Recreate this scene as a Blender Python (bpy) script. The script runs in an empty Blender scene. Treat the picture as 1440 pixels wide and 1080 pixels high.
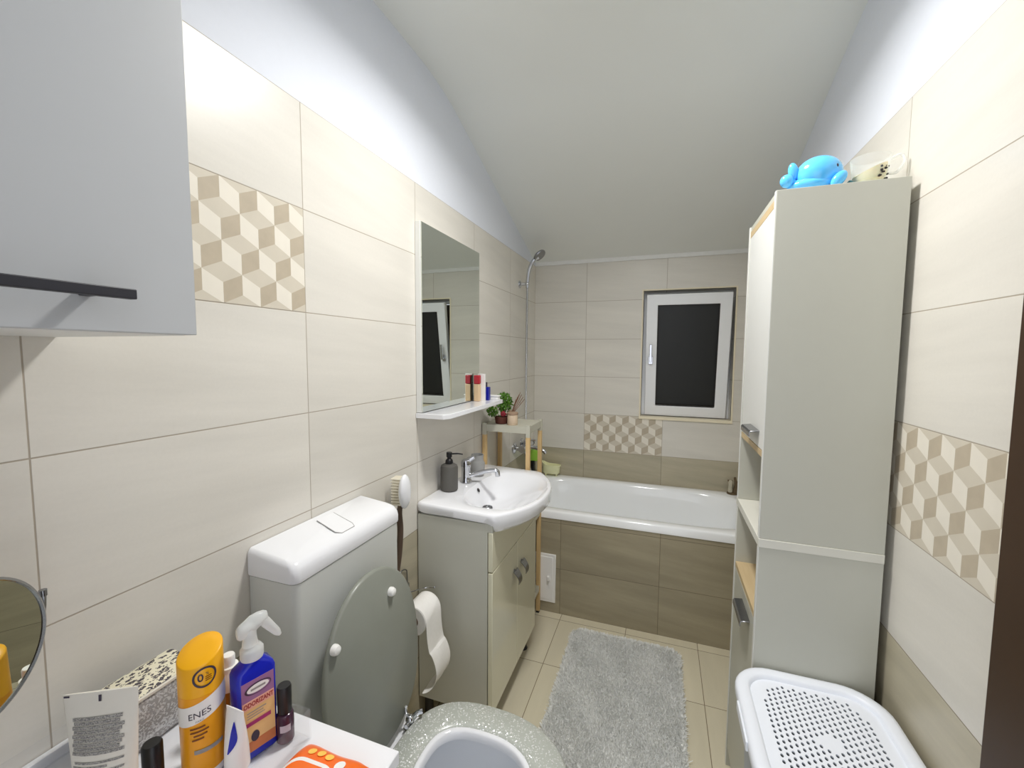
import bpy, bmesh, math, random
from mathutils import Vector, Matrix
random.seed(7)
PI = math.pi
scene = bpy.context.scene
COL = scene.collection
R = 1.362; YB = 2.826; CZ = 2.44

# ------------------------------------------------------------------ materials
def lin(c):
    return tuple(((v/255)/12.92 if v/255 <= 0.04045 else ((v/255+0.055)/1.055)**2.4) for v in c)
class NT:
    def __init__(s, name):
        s.m = bpy.data.materials.new(name); s.m.use_nodes = True
        s.t = s.m.node_tree; s.t.nodes.clear()
        s.out = s.t.nodes.new('ShaderNodeOutputMaterial')
        s.b = s.t.nodes.new('ShaderNodeBsdfPrincipled')
        s.t.links.new(s.b.outputs[0], s.out.inputs[0])
    def n(s, ty, **k):
        x = s.t.nodes.new(ty)
        for a, v in k.items(): setattr(x, a, v)
        return x
    def l(s, a, b): s.t.links.new(a, b)
    def math(s, op, a, b=None, c=None):
        x = s.n('ShaderNodeMath', operation=op)
        for i, v in enumerate((a, b, c)):
            if v is None: continue
            if isinstance(v, (int, float)): x.inputs[i].default_value = v
            else: s.l(v, x.inputs[i])
        return x.outputs[0]
    def mix(s, f, a, b):
        x = s.n('ShaderNodeMix', data_type='RGBA')
        for i, v in ((0, f), (6, a), (7, b)):
            if isinstance(v, (int, float)): x.inputs[i].default_value = v
            elif isinstance(v, tuple): x.inputs[i].default_value = (*v, 1) if len(v) == 3 else v
            else: s.l(v, x.inputs[i])
        return x.outputs[2]
    def noise(s, vec, scale, detail=3, rough=0.5):
        x = s.n('ShaderNodeTexNoise'); x.inputs['Scale'].default_value = scale
        x.inputs['Detail'].default_value = detail; x.inputs['Roughness'].default_value = rough
        if vec is not None: s.l(vec, x.inputs['Vector'])
        return x.outputs[0]
    def bump(s, h, strength=0.2, dist=0.002):
        x = s.n('ShaderNodeBump'); x.inputs['Strength'].default_value = strength
        x.inputs['Distance'].default_value = dist; s.l(h, x.inputs['Height'])
        s.l(x.outputs[0], s.b.inputs['Normal'])
def mat(name, rgb, rough=0.5, metal=0.0, spec=0.5, var=0.04, scale=30, bump=0.0, trans=0.0, coat=0.0, ior=1.45, alpha=None, sub=0.0):
    t = NT(name); c = lin(rgb)
    tc = t.n('ShaderNodeTexCoord')
    if var > 0:
        nz = t.noise(tc.outputs['Object'], scale)
        a = tuple(max(0, v*(1-var)) for v in c); b = tuple(min(1, v*(1+var)) for v in c)
        t.l(t.mix(nz, a, b), t.b.inputs['Base Color'])
        if bump > 0: t.bump(nz, bump, 0.002)
    else: t.b.inputs['Base Color'].default_value = (*c, 1)
    t.b.inputs['Roughness'].default_value = rough
    t.b.inputs['Metallic'].default_value = metal
    t.b.inputs['Specular IOR Level'].default_value = spec
    t.b.inputs['Transmission Weight'].default_value = trans
    t.b.inputs['Coat Weight'].default_value = coat
    t.b.inputs['IOR'].default_value = ior
    if sub:
        t.b.inputs['Subsurface Weight'].default_value = sub; t.b.inputs['Subsurface Scale'].default_value = 0.01
    return t.m

def tile_mat(name, u, v, light, dark, zthr, u0, W, v0, H, grout, gw=0.0011, rough=0.32, gdark=None):
    t = NT(name)
    g = t.n('ShaderNodeNewGeometry'); sp = t.n('ShaderNodeSeparateXYZ'); t.l(g.outputs['Position'], sp.inputs[0])
    U = sp.outputs[u]; V = sp.outputs[v]
    su = t.math('DIVIDE', t.math('SUBTRACT', U, u0), W); sv = t.math('DIVIDE', t.math('SUBTRACT', V, v0), H)
    fu = t.math('FRACT', su); fv = t.math('FRACT', sv)
    du = t.math('MULTIPLY', t.math('MINIMUM', fu, t.math('SUBTRACT', 1.0, fu)), W)
    dv = t.math('MULTIPLY', t.math('MINIMUM', fv, t.math('SUBTRACT', 1.0, fv)), H)
    d = t.math('MINIMUM', du, dv)
    mr = t.n('ShaderNodeMapRange'); t.l(d, mr.inputs[0])
    mr.inputs[1].default_value = gw*0.7; mr.inputs[2].default_value = gw*1.3
    mr.inputs[3].default_value = 1.0; mr.inputs[4].default_value = 0.0
    gm = mr.outputs[0]
    cid = t.n('ShaderNodeCombineXYZ'); t.l(t.math('FLOOR', su), cid.inputs[0]); t.l(t.math('FLOOR', sv), cid.inputs[1])
    wn = t.n('ShaderNodeTexWhiteNoise'); t.l(cid.outputs[0], wn.inputs[0])
    cv = t.n('ShaderNodeCombineXYZ')
    t.l(t.math('ADD', t.math('MULTIPLY', U, 1.6 if H < W else 10), t.math('MULTIPLY', wn.outputs[0], 20)), cv.inputs[0])
    t.l(t.math('ADD', t.math('MULTIPLY', V, 13.0 if H < W else 1.6), t.math('MULTIPLY', t.math('MULTIPLY', U, 1.3), 1.0)), cv.inputs[1])
    t.l(t.math('MULTIPLY', wn.outputs[0], 7), cv.inputs[2])
    n1 = t.noise(cv.outputs[0], 1.0, 5, 0.6)
    n2 = t.noise(g.outputs['Position'], 160, 2, 0.5)
    st = t.n('ShaderNodeMapRange'); t.l(n1, st.inputs[0]); st.inputs[1].default_value = 0.32; st.inputs[2].default_value = 0.70
    L = lin(light); D = lin(dark)
    def tri(c, k1, k2): return tuple(x*k1 for x in c), tuple(min(1, x*k2) for x in c)
    la, lb = tri(L, 0.93, 1.04); da, db = tri(D, 0.84, 1.16)
    cl = t.mix(st.outputs[0], la, lb); cd = t.mix(st.outputs[0], da, db)
    if zthr is not None:
        isd = t.math('LESS_THAN', sp.outputs[2], zthr)
        base = t.mix(isd, cl, cd)
    else: base = cl
    tone = t.math('MULTIPLY_ADD', wn.outputs[0], 0.05, 0.955)
    fine = t.math('MULTIPLY_ADD', n2, 0.05, 0.975)
    hs = t.n('ShaderNodeHueSaturation'); t.l(base, hs.inputs['Color']); t.l(t.math('MULTIPLY', tone, fine), hs.inputs['Value'])
    gcol = lin(grout)
    if gdark is not None and zthr is not None: gc = t.mix(isd, gcol, lin(gdark))
    else: gc = gcol
    t.l(t.mix(gm, hs.outputs[0], gc), t.b.inputs['Base Color'])
    t.l(t.math('MULTIPLY_ADD', gm, 0.5, rough), t.b.inputs['Roughness'])
    hgt = t.math('ADD', t.math('MULTIPLY', gm, -1.0), t.math('MULTIPLY', n2, 0.03))
    t.bump(hgt, 0.35, 0.0015)
    t.b.inputs['Specular IOR Level'].default_value = 0.45
    return t.m

LT = (221, 217, 208); DK = (182, 174, 152); GR = (168, 158, 143); GD = (128, 118, 100)
M = {}
M['tile_l'] = tile_mat('tile_left_wall', 1, 2, LT, DK, 0.75, 0.309, 0.5, 0, 0.25, GR, gdark=GD)
M['tile_r'] = tile_mat('tile_right_wall', 1, 2, LT, DK, 0.75, 0.25, 0.5, 0, 0.25, GR, gdark=GD)
M['tile_b'] = tile_mat('tile_back_wall', 0, 2, LT, DK, 0.75, 0.353, 0.5, 0, 0.25, GR, gdark=GD)
M['tile_apron'] = tile_mat('tile_bath_apron', 0, 2, LT, (160, 151, 128), 0.75, 0.3566, 0.5, 0, 0.25, GR, gdark=(112, 102, 84))
M['tile_floor'] = tile_mat('tile_floor', 0, 1, (218, 210, 186), DK, None, 0.37, 0.335, 1.75, 0.335001, (125, 108, 82), gw=0.0013, rough=0.35)
M['plaster'] = mat('white_plaster', (226, 230, 239), 0.75, var=0.015, scale=60, bump=0.05)
M['ceil'] = mat('ceiling_paint', (230, 232, 228), 0.6, var=0.02, scale=5, bump=0.03)
M['trimw'] = mat('trim_white', (232, 232, 230), 0.5, var=0.05, scale=40)
M['dl'] = mat('decor_light', (229, 223, 210), 0.4, var=0.05, scale=25)
M['dm'] = mat('decor_mid', (206, 198, 182), 0.4, var=0.06, scale=25)
M['dd'] = mat('decor_dark', (184, 172, 152), 0.4, var=0.12, scale=35)
M['lamW'] = mat('white_laminate', (226, 227, 224), 0.38, var=0.015)
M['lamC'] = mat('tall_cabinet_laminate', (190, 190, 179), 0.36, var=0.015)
M['vanS'] = mat('vanity_side_laminate', (196, 196, 186), 0.35, var=0.015)
M['cream'] = mat('cream_gloss', (222, 219, 196), 0.12, var=0.01, coat=0.3)
M['gloss'] = mat('white_gloss_plastic', (232, 233, 236), 0.18, var=0.01)
M['cist'] = mat('cistern_plastic', (206, 208, 204), 0.3, var=0.01)
M['cer'] = mat('white_ceramic', (238, 239, 243), 0.08, var=0.0, coat=0.4)
M['acr'] = mat('bath_acrylic', (246, 248, 250), 0.1, var=0.0, coat=0.3)
M['chrome'] = mat('chrome', (205, 207, 212), 0.08, 1.0, var=0.02)
M['chromed'] = mat('brushed_chrome', (150, 151, 153), 0.25, 1.0, var=0.05)
M['mirror'] = mat('mirror_glass', (232, 238, 232), 0.005, 1.0, var=0.0)
M['black'] = mat('black_plastic', (22, 22, 24), 0.35)
M['blk'] = mat('matt_black_metal', (48, 48, 54), 0.5, var=0.1)
M['dark'] = mat('dark_rubber', (40, 36, 32), 0.6)
M['grey'] = mat('grey_stone', (88, 86, 82), 0.6, var=0.08, scale=90, bump=0.1)
M['greyl'] = mat('grey_ceramic', (150, 150, 148), 0.5, var=0.04)
M['wenge'] = mat('dark_brown_wood', (56, 36, 18), 0.45, var=0.15, scale=12)
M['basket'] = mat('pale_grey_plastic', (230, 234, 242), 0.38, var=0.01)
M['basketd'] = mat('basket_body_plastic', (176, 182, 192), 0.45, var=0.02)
M['paper'] = mat('tissue_paper', (240, 238, 234), 0.85, var=0.04, scale=120, bump=0.25)
M['card'] = mat('brown_cardboard', (110, 75, 60), 0.8)
M['brown'] = mat('brown_handle', (84, 68, 56), 0.5)
M['brist'] = mat('bristle', (222, 216, 198), 0.8, var=0.1, scale=200)
M['yel'] = mat('yellow_plastic', (245, 178, 22), 0.3, var=0.02)
M['yelb'] = mat('yellow_label', (236, 160, 24), 0.3, var=0.03)
M['white'] = mat('white_plastic', (238, 237, 234), 0.35, var=0.01)
M['ink'] = mat('dark_ink', (58, 50, 66), 0.5, var=0)
M['inkb'] = mat('brown_ink', (120, 66, 20), 0.5, var=0)
M['inkg'] = mat('grey_ink', (150, 148, 146), 0.5, var=0)
M['red'] = mat('red_cap', (178, 24, 40), 0.25)
M['redi'] = mat('red_print', (150, 40, 48), 0.4, var=0)
M['mag'] = mat('magenta_print', (158, 48, 108), 0.4, var=0)
M['beige'] = mat('beige_glass', (226, 196, 156), 0.3, var=0.03)
M['blue'] = mat('blue_plastic', (26, 36, 170), 0.25, var=0.03)
M['blued'] = mat('deep_blue', (24, 30, 150), 0.3)
M['lbl'] = mat('sand_label', (228, 190, 130), 0.4, var=0.12, scale=20)
M['lblp'] = mat('violet_label', (150, 108, 150), 0.4, var=0.25, scale=16)
M['lblo'] = mat('orange_brown_label', (196, 116, 66), 0.4, var=0.3, scale=40)
def thin(name, c, rough, alpha, tr=0.0):
    t = NT(name); t.b.inputs['Base Color'].default_value = (*lin(c), 1); t.b.inputs['Roughness'].default_value = rough
    tp = t.n('ShaderNodeBsdfTransparent'); fr = t.n('ShaderNodeLayerWeight'); fr.inputs[0].default_value = 0.5
    mx = t.n('ShaderNodeMixShader'); t.l(t.math('MINIMUM', 1.0, t.math('ADD', t.math('MULTIPLY', t.math('POWER', fr.outputs[1], 4.0), 0.45), alpha)), mx.inputs[0])
    t.l(tp.outputs[0], mx.inputs[1]); t.l(t.b.outputs[0], mx.inputs[2]); t.l(mx.outputs[0], t.out.inputs[0]); return t.m
M['clear'] = thin('clear_plastic', (225, 228, 235), 0.05, 0.04)
M['frost'] = thin('frosted_plastic', (236, 238, 236), 0.25, 0.5)
M['glass'] = thin('clear_glass', (235, 240, 238), 0.03, 0.10)
M['glassh'] = thin('thick_glass', (240, 242, 238), 0.05, 0.40)
M['pane'] = mat('dark_frosted_pane', (34, 35, 35), 0.4, var=0.05)
M['pvc'] = mat('white_window_frame', (244, 246, 249), 0.3, var=0.01)
M['recess'] = mat('dark_outside', (70, 62, 50), 0.8)
M['purple'] = mat('dark_purple_glass', (64, 36, 56), 0.15)
M['gold'] = mat('gold_brown', (150, 112, 66), 0.3, 0.6)
M['orange'] = mat('orange_film', (244, 112, 34), 0.3, var=0.05, scale=30)
M['orangep'] = mat('pale_yellow_print', (250, 200, 90), 0.4, var=0)
M['sky'] = mat('sky_blue_vinyl', (92, 188, 246), 0.14, var=0.03, coat=0.4)
M['wax'] = mat('cream_wax', (232, 226, 188), 0.5, var=0.06, scale=60, sub=0.2)
M['mint'] = mat('pale_yellow_plastic', (232, 232, 188), 0.4)
M['lime'] = mat('lime_sponge', (150, 200, 70), 0.7, var=0.15, scale=150)
M['standg'] = mat('grey_painted_wood', (192, 190, 175), 0.5)
M['pot'] = mat('brown_wicker', (84, 42, 30), 0.7, var=0.35, scale=220, bump=0.6)
M['rose'] = mat('dark_red_petals', (130, 24, 38), 0.6, var=0.3, scale=150)
M['stick'] = mat('reed_stick', (128, 92, 72), 0.7)
M['jar'] = mat('beige_jar', (218, 196, 170), 0.4)
M['jarl'] = mat('brown_lid', (160, 134, 112), 0.6)
M['fig'] = mat('figurine_cream', (190, 184, 165), 0.5, var=0.2, scale=90)
M['figb'] = mat('figurine_brown', (98, 82, 60), 0.6, var=0.2, scale=90)
M['lidg'] = mat('grey_lid_resin', (138, 141, 132), 0.3, var=0.03)
M['water'] = mat('toilet_water', (170, 180, 190), 0.02, var=0, coat=1.0)
M['skin'] = mat('tube_white', (222, 217, 204), 0.45, var=0.02)

def wood(name, c1, c2, axis=0):
    t = NT(name); tc = t.n('ShaderNodeTexCoord'); mp = t.n('ShaderNodeMapping'); t.l(tc.outputs['Object'], mp.inputs[0])
    s = [60, 60, 60]; s[axis] = 6; mp.inputs['Scale'].default_value = s
    n = t.noise(mp.outputs[0], 1.0, 4, 0.6)
    t.l(t.mix(n, lin(c1), lin(c2)), t.b.inputs['Base Color']); t.b.inputs['Roughness'].default_value = 0.5
    return t.m
M['oak'] = wood('oak_laminate', (210, 190, 152), (184, 158, 116), 1)
M['pine'] = wood('pale_pine', (226, 198, 146), (196, 160, 108), 2)

def leopard():
    t = NT('leopard_print'); tc = t.n('ShaderNodeTexCoord'); mp = t.n('ShaderNodeMapping'); t.l(tc.outputs['Object'], mp.inputs[0])
    mp.inputs['Scale'].default_value = (150, 95, 150)
    nz = t.n('ShaderNodeTexNoise'); nz.inputs['Scale'].default_value = 2.2; t.l(mp.outputs[0], nz.inputs['Vector'])
    va = t.n('ShaderNodeVectorMath', operation='ADD'); t.l(mp.outputs[0], va.inputs[0]); t.l(nz.outputs[1], va.inputs[1])
    v = t.n('ShaderNodeTexVoronoi'); t.l(va.outputs[0], v.inputs['Vector']); v.inputs['Scale'].default_value = 1.0
    d = v.outputs['Distance']
    ring = t.math('MULTIPLY', t.math('GREATER_THAN', d, 0.10), t.math('LESS_THAN', d, 0.46))
    n2 = t.noise(mp.outputs[0], 1.3, 2)
    ring = t.math('MULTIPLY', ring, t.math('GREATER_THAN', n2, 0.40))
    t.l(t.mix(ring, lin((226, 220, 196)), lin((72, 66, 72))), t.b.inputs['Base Color']); t.b.inputs['Roughness'].default_value = 0.6
    return t.m
M['leo'] = leopard()
def glitter(name, base, amount, rough=0.35, fleck=(250, 250, 250)):
    t = NT(name); tc = t.n('ShaderNodeTexCoord')
    v = t.n('ShaderNodeTexVoronoi'); v.inputs['Scale'].default_value = 420; t.l(tc.outputs['Object'], v.inputs['Vector'])
    sc = t.n('ShaderNodeSeparateColor'); t.l(v.outputs['Color'], sc.inputs[0])
    f = t.math('GREATER_THAN', sc.outputs[0], 1-amount)
    t.l(t.mix(f, lin(base), lin(fleck)), t.b.inputs['Base Color'])
    t.l(t.math('MULTIPLY', f, 0.25), t.b.inputs['Metallic'])
    t.l(t.math('MULTIPLY_ADD', f, -0.15, rough), t.b.inputs['Roughness'])
    # each fleck is its own little facet
    nm = t.n('ShaderNodeVectorMath', operation='SUBTRACT'); t.l(v.outputs['Color'], nm.inputs[0]); nm.inputs[1].default_value = (0.5, 0.5, 0.5)
    sl = t.n('ShaderNodeVectorMath', operation='SCALE'); t.l(nm.outputs[0], sl.inputs[0]); t.l(t.math('MULTIPLY', f, 0.6), sl.inputs['Scale'])
    g = t.n('ShaderNodeNewGeometry'); ad = t.n('ShaderNodeVectorMath', operation='ADD'); t.l(g.outputs['Normal'], ad.inputs[0]); t.l(sl.outputs[0], ad.inputs[1])
    no = t.n('ShaderNodeVectorMath', operation='NORMALIZE'); t.l(ad.outputs[0], no.inputs[0]); t.l(no.outputs[0], t.b.inputs['Normal'])
    t.b.inputs['Coat Weight'].default_value = 0.3; t.b.inputs['Coat Roughness'].default_value = 0.15
    return t.m
M['glit'] = glitter('glitter_resin_seat', (180, 184, 176), 0.13)
M['bagg'] = glitter('silver_glitter_fabric', (150, 148, 146), 0.45, 0.5, (200, 200, 200))
def ribbed(name, c, scale):
    t = NT(name); tc = t.n('ShaderNodeTexCoord'); w = t.n('ShaderNodeTexWave'); w.bands_direction = 'Z'
    w.inputs['Scale'].default_value = scale; t.l(tc.outputs['Object'], w.inputs['Vector'])
    t.b.inputs['Base Color'].default_value = (*lin(c), 1); t.b.inputs['Metallic'].default_value = 1; t.b.inputs['Roughness'].default_value = 0.2
    t.bump(w.outputs[1], 0.6, 0.002); return t.m
M['hose'] = ribbed('ribbed_steel_hose', (190, 192, 196), 60)
def leafm():
    t = NT('leaf_green'); g = t.n('ShaderNodeNewGeometry'); n = t.noise(g.outputs['Position'], 60, 2)
    t.l(t.mix(n, lin((40, 84, 22)), lin((112, 160, 52))), t.b.inputs['Base Color']); t.b.inputs['Roughness'].default_value = 0.5
    return t.m
M['leaf'] = leafm()
def rugm():
    t = NT('grey_rug_pile'); g = t.n('ShaderNodeNewGeometry'); n = t.noise(g.outputs['Position'], 9, 4, 0.6); n2 = t.noise(g.outputs['Position'], 260, 2)
    c = t.mix(n, lin((222, 223, 221)), lin((246, 246, 244)))
    hs = t.n('ShaderNodeHueSaturation'); t.l(c, hs.inputs['Color']); t.l(t.math('MULTIPLY_ADD', n2, 0.25, 0.88), hs.inputs['Value'])
    t.l(hs.outputs[0], t.b.inputs['Base Color']); t.b.inputs['Roughness'].default_value = 1.0
    t.b.inputs['Sheen Weight'].default_value = 0.2
    return t.m
M['rug'] = rugm()
def emis(name, c, s):
    t = NT(name); t.b.inputs['Base Color'].default_value = (0.8, 0.8, 0.8, 1)
    t.b.inputs['Emission Color'].default_value = (*c, 1); t.b.inputs['Emission Strength'].default_value = s
    return t.m
M['lamp'] = emis('lamp_diffuser', (1.0, 0.985, 0.965), 12)

# ------------------------------------------------------------------ mesh builder
class MB:
    def __init__(s): s.v = []; s.f = []; s.mi = []; s.cur = 0
    def add(s, vs, fs, mi=None):
        o = len(s.v); s.v += [tuple(p) for p in vs]
        for f in fs: s.f.append(tuple(i+o for i in f)); s.mi.append(s.cur if mi is None else mi)
        return s
    def box(s, x0, x1, y0, y1, z0, z1, mi=None):
        vs = [(x, y, z) for z in (z0, z1) for y in (y0, y1) for x in (x0, x1)]
        return s.add(vs, [(0, 2, 3, 1), (4, 5, 7, 6), (0, 1, 5, 4), (2, 6, 7, 3), (0, 4, 6, 2), (1, 3, 7, 5)], mi)
    def loft(s, loops, cap0=True, cap1=True, closed=False, mi=None):
        n = len(loops[0]); vs = [p for l in loops for p in l]; fs = []
        m = len(loops)
        for i in range(m if closed else m-1):
            a = i*n; b = ((i+1) % m)*n
            for j in range(n): k = (j+1) % n; fs.append((a+j, a+k, b+k, b+j))
        if not closed:
            if cap0: fs.append(tuple(reversed(range(n))))
            if cap1: fs.append(tuple((m-1)*n+j for j in range(n)))
        return s.add(vs, fs, mi)
    def frame(s, d):
        d = Vector(d).normalized(); a = Vector((0, 0, 1)) if abs(d.z) < 0.9 else Vector((1, 0, 0))
        u = d.cross(a).normalized(); return u, d.cross(u).normalized()
    def lathe(s, c, prof, axis=(0, 0, 1), n=32, sc=(1, 1), cap0=True, cap1=True, mi=None):
        c = Vector(c); ax = Vector(axis).normalized()
        if abs(ax.z) > 0.999: u, w = Vector((1, 0, 0)), Vector((0, 1, 0))
        else: u, w = s.frame(ax)
        loops = [[c+ax*h+(u*math.cos(2*PI*j/n)*sc[0]+w*math.sin(2*PI*j/n)*sc[1])*max(r, 1e-5) for j in range(n)] for r, h in prof]
        return s.loft(loops, cap0, cap1, mi=mi)
    def cyl(s, p0, p1, r, r1=None, n=24, mi=None):
        p0 = Vector(p0); p1 = Vector(p1); L = (p1-p0).length
        return s.lathe(p0, [(r, 0), (r if r1 is None else r1, L)], p1-p0, n, mi=mi)
    def tube(s, pts, r, n=12, mi=None, smooth=6):
        P = [Vector(p) for p in pts]
        if smooth and len(P) > 2:
            Q = []
            for i in range(len(P)-1):
                a = P[max(i-1, 0)]; b = P[i]; c = P[i+1]; d = P[min(i+2, len(P)-1)]
                for k in range(smooth):
                    t = k/smooth
                    Q.append(0.5*((2*b)+(c-a)*t+(2*a-5*b+4*c-d)*t*t+(3*b-a-3*c+d)*t**3))
            Q.append(P[-1]); P = Q
        rr = r if isinstance(r, (list, tuple)) else [r, r]
        u = None; loops = []
        for i, p in enumerate(P):
            d = (P[min(i+1, len(P)-1)]-P[max(i-1, 0)]).normalized()
            if u is None: u, _ = s.frame(d)
            u = (u-d*u.dot(d)).normalized(); w = d.cross(u)
            t = i/(len(P)-1)*(len(rr)-1); k = min(int(t), len(rr)-2); q = rr[k]+(rr[k+1]-rr[k])*(t-k)
            loops.append([p+(u*math.cos(2*PI*j/n)+w*math.sin(2*PI*j/n))*q for j in range(n)])
        return s.loft(loops, mi=mi)
    def ball(s, c, r, n=24, m=14, mi=None, rot=None):
        rx, ry, rz = (r, r, r) if isinstance(r, (int, float)) else r
        c = Vector(c); loops = []
        for i in range(m+1):
            t = -PI/2+PI*i/m; q = max(math.cos(t), 1e-4)
            l = [Vector((rx*q*math.cos(2*PI*j/n), ry*q*math.sin(2*PI*j/n), rz*math.sin(t))) for j in range(n)]
            if rot is not None: l = [rot @ p for p in l]
            loops.append([c+p for p in l])
        return s.loft(loops, mi=mi)
    def prism(s, pts, off, mi=None):
        P = [Vector(p) for p in pts]; o = Vector(off)
        return s.loft([P, [p+o for p in P]], mi=mi)
    def xf(s, m):
        s.v = [tuple(m @ Vector(p)) for p in s.v]; return s

ROOT = {}
def put(name, mb, mats, parent=None, smooth=True, bevel=0.0, seg=2, local=False, sub=0, angle=35, solid=0, weld=False):
    me = bpy.data.meshes.new(name)
    off = Vector((0, 0, 0))
    if parent is not None and not local: off = ROOT.get(parent.name, Vector((0, 0, 0)))
    me.from_pydata([tuple(Vector(p)-off) for p in mb.v], [], mb.f)
    if not isinstance(mats, (list, tuple)): mats = [mats]
    for m in mats: me.materials.append(M[m] if isinstance(m, str) else m)
    for p, i in zip(me.polygons, mb.mi): p.material_index = min(i, len(mats)-1)
    bm = bmesh.new(); bm.from_mesh(me)
    if weld: bmesh.ops.remove_doubles(bm, verts=bm.verts, dist=1e-5)
    bmesh.ops.recalc_face_normals(bm, faces=bm.faces); bm.to_mesh(me); bm.free()
    if smooth:
        for p in me.polygons: p.use_smooth = True
        me.set_sharp_from_angle(angle=math.radians(angle))
    o = bpy.data.objects.new(name, me); COL.objects.link(o)
    if parent is not None: o.parent = parent; ROOT[o.name] = off
    if solid:
        m = o.modifiers.new('thick', 'SOLIDIFY'); m.thickness = solid; m.offset = 0
    if bevel:
        m = o.modifiers.new('bev', 'BEVEL'); m.width = bevel; m.segments = seg; m.limit_method = 'ANGLE'; m.angle_limit = math.radians(40)
        m.harden_normals = False
    if sub:
        m = o.modifiers.new('sub', 'SUBSURF'); m.levels = sub; m.render_levels = sub
    return o
def thing(name, label, cat, loc=(0, 0, 0), rotz=0, group=None, rot=None):
    o = bpy.data.objects.new(name, None); COL.objects.link(o); o.location = loc
    o.rotation_euler = rot if rot else (0, 0, rotz); o.empty_display_size = 0.05
    o['label'] = label; o['category'] = cat
    if group: o['group'] = group
    ROOT[o.name] = Vector(loc); return o
def tag(o, label, cat, group=None):
    o['label'] = label; o['category'] = cat
    if group: o['group'] = group
    return o
def struct(name, mb, mats, label=None, cat=None, **k):
    o = put(name, mb, mats, **k); o['kind'] = 'structure'
    if label: o['label'] = label; o['category'] = cat
    return o
def text_mb(s, size, font_scale=(1, 1), bold=0.0):
    c = bpy.data.curves.new('t', 'FONT'); c.body = s; c.size = size; c.align_x = 'CENTER'; c.align_y = 'CENTER'; c.offset = bold; c.resolution_u = 3
    o = bpy.data.objects.new('t', c); COL.objects.link(o)
    dg = bpy.context.evaluated_depsgraph_get(); me = bpy.data.meshes.new_from_object(o.evaluated_get(dg))
    mb = MB(); mb.add([(v.co.x*font_scale[0], v.co.y*font_scale[1], 0) for v in me.vertices], [tuple(p.vertices) for p in me.polygons])
    bpy.data.objects.remove(o); bpy.data.curves.remove(c); bpy.data.meshes.remove(me); return mb
def rrect(x0, x1, y0, y1, r, z, k=6):
    P = []
    for cx, cy, a0 in ((x1-r, y1-r, 0), (x0+r, y1-r, 90), (x0+r, y0+r, 180), (x1-r, y0+r, 270)):
        for i in range(k+1):
            a = math.radians(a0+90*i/k); P.append((cx+r*math.cos(a), cy+r*math.sin(a), z))
    return P

# ------------------------------------------------------------------ room shell
def ceil_z(y):
    k = 0.16
    if y <= 1.5-k: return CZ
    if y >= 1.5+k: return CZ-(y-1.5)*0.317
    return CZ-0.317*(y-1.5+k)**2/(4*k)
YS = [1.34+0.04*i for i in range(9)]
def clip(poly, x0, x1, y0, y1):
    for ax, lim, sg in ((0, x0, 1), (0, x1, -1), (1, y0, 1), (1, y1, -1)):
        out = []
        for i in range(len(poly)):
            a = poly[i]; b = poly[(i+1) % len(poly)]
            da = (a[ax]-lim)*sg; db = (b[ax]-lim)*sg
            if da >= 0: out.append(a)
            if (da >= 0) != (db >= 0):
                t = da/(da-db); out.append((a[0]+(b[0]-a[0])*t, a[1]+(b[1]-a[1])*t))
        poly = out
        if len(poly) < 3: return None
    return poly
def decor(mb, W, H, place, m0):
    w = 0.08333; s = 0.04167
    for r in range(-1, 5):
        cy = s+r*0.0625
        for k in range(-1, 8):
            cx = w/2+k*w+(w/2 if r % 2 else 0)
            C0 = (cx, cy); T = (cx, cy+s); UR = (cx+w/2, cy+s/2); LR = (cx+w/2, cy-s/2); B = (cx, cy-s); LL = (cx-w/2, cy-s/2); UL = (cx-w/2, cy+s/2)
            for q, pl in enumerate(([UL, C0, B, LL], [T, UR, C0, UL], [C0, UR, LR, B])):
                c = clip(pl, 0.0012, W-0.0012, 0.0012, H-0.0012)
                if c: mb.add([place(p[0], p[1]) for p in c], [tuple(range(len(c)))], m0+q)
# left wall
mb = MB()
mb.box(-0.1, 0, -0.12, YB, 0, 2.0, 0)
prof = [(-0.1, -0.12, 2.0), (-0.1, -0.12, CZ), *[(-0.1, y, ceil_z(y)) for y in YS], (-0.1, YB, ceil_z(YB)), (-0.1, YB, 2.0)]
mb.prism(prof, (0.0985, 0, 0), 1)
decor(mb, 0.5, 0.25, lambda u, v: (0.0006, 0.309+u, 1.5+v), 2)
struct('wall_left', mb, ['tile_l', 'plaster', 'dl', 'dm', 'dd'], smooth=False)
# right wall
mb = MB()
mb.box(R, R+0.1, -0.12, YB, 0, 2.0, 0)
prof = [(R+0.0015, -0.12, 2.0), (R+0.0015, -0.12, CZ), *[(R+0.0015, y, ceil_z(y)) for y in YS], (R+0.0015, YB, ceil_z(YB)), (R+0.0015, YB, 2.0)]
mb.prism(prof, (0.0985, 0, 0), 1)
decor(mb, 0.5, 0.25, lambda u, v: (R-0.0006, 1.25-u, 1.0+v), 2)
struct('wall_right', mb, ['tile_r', 'plaster', 'dl', 'dm', 'dd'], smooth=False)
# back wall with window opening
WX0, WX1, WZ0, WZ1 = 0.716, 1.241, 1.0, 1.803
mb = MB()
mb.box(0, WX0, YB, YB+0.2, 0, 2.035); mb.box(WX1, R, YB, YB+0.2, 0, 2.035)
mb.box(WX0, WX1, YB, YB+0.2, 0, WZ0); mb.box(WX0, WX1, YB, YB+0.2, WZ1, 2.035)
decor(mb, 0.5, 0.25, lambda u, v: (0.353+u, YB-0.0006, 0.75+v), 1)
struct('wall_back', mb, ['tile_b', 'dl', 'dm', 'dd'], smooth=False)
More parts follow.
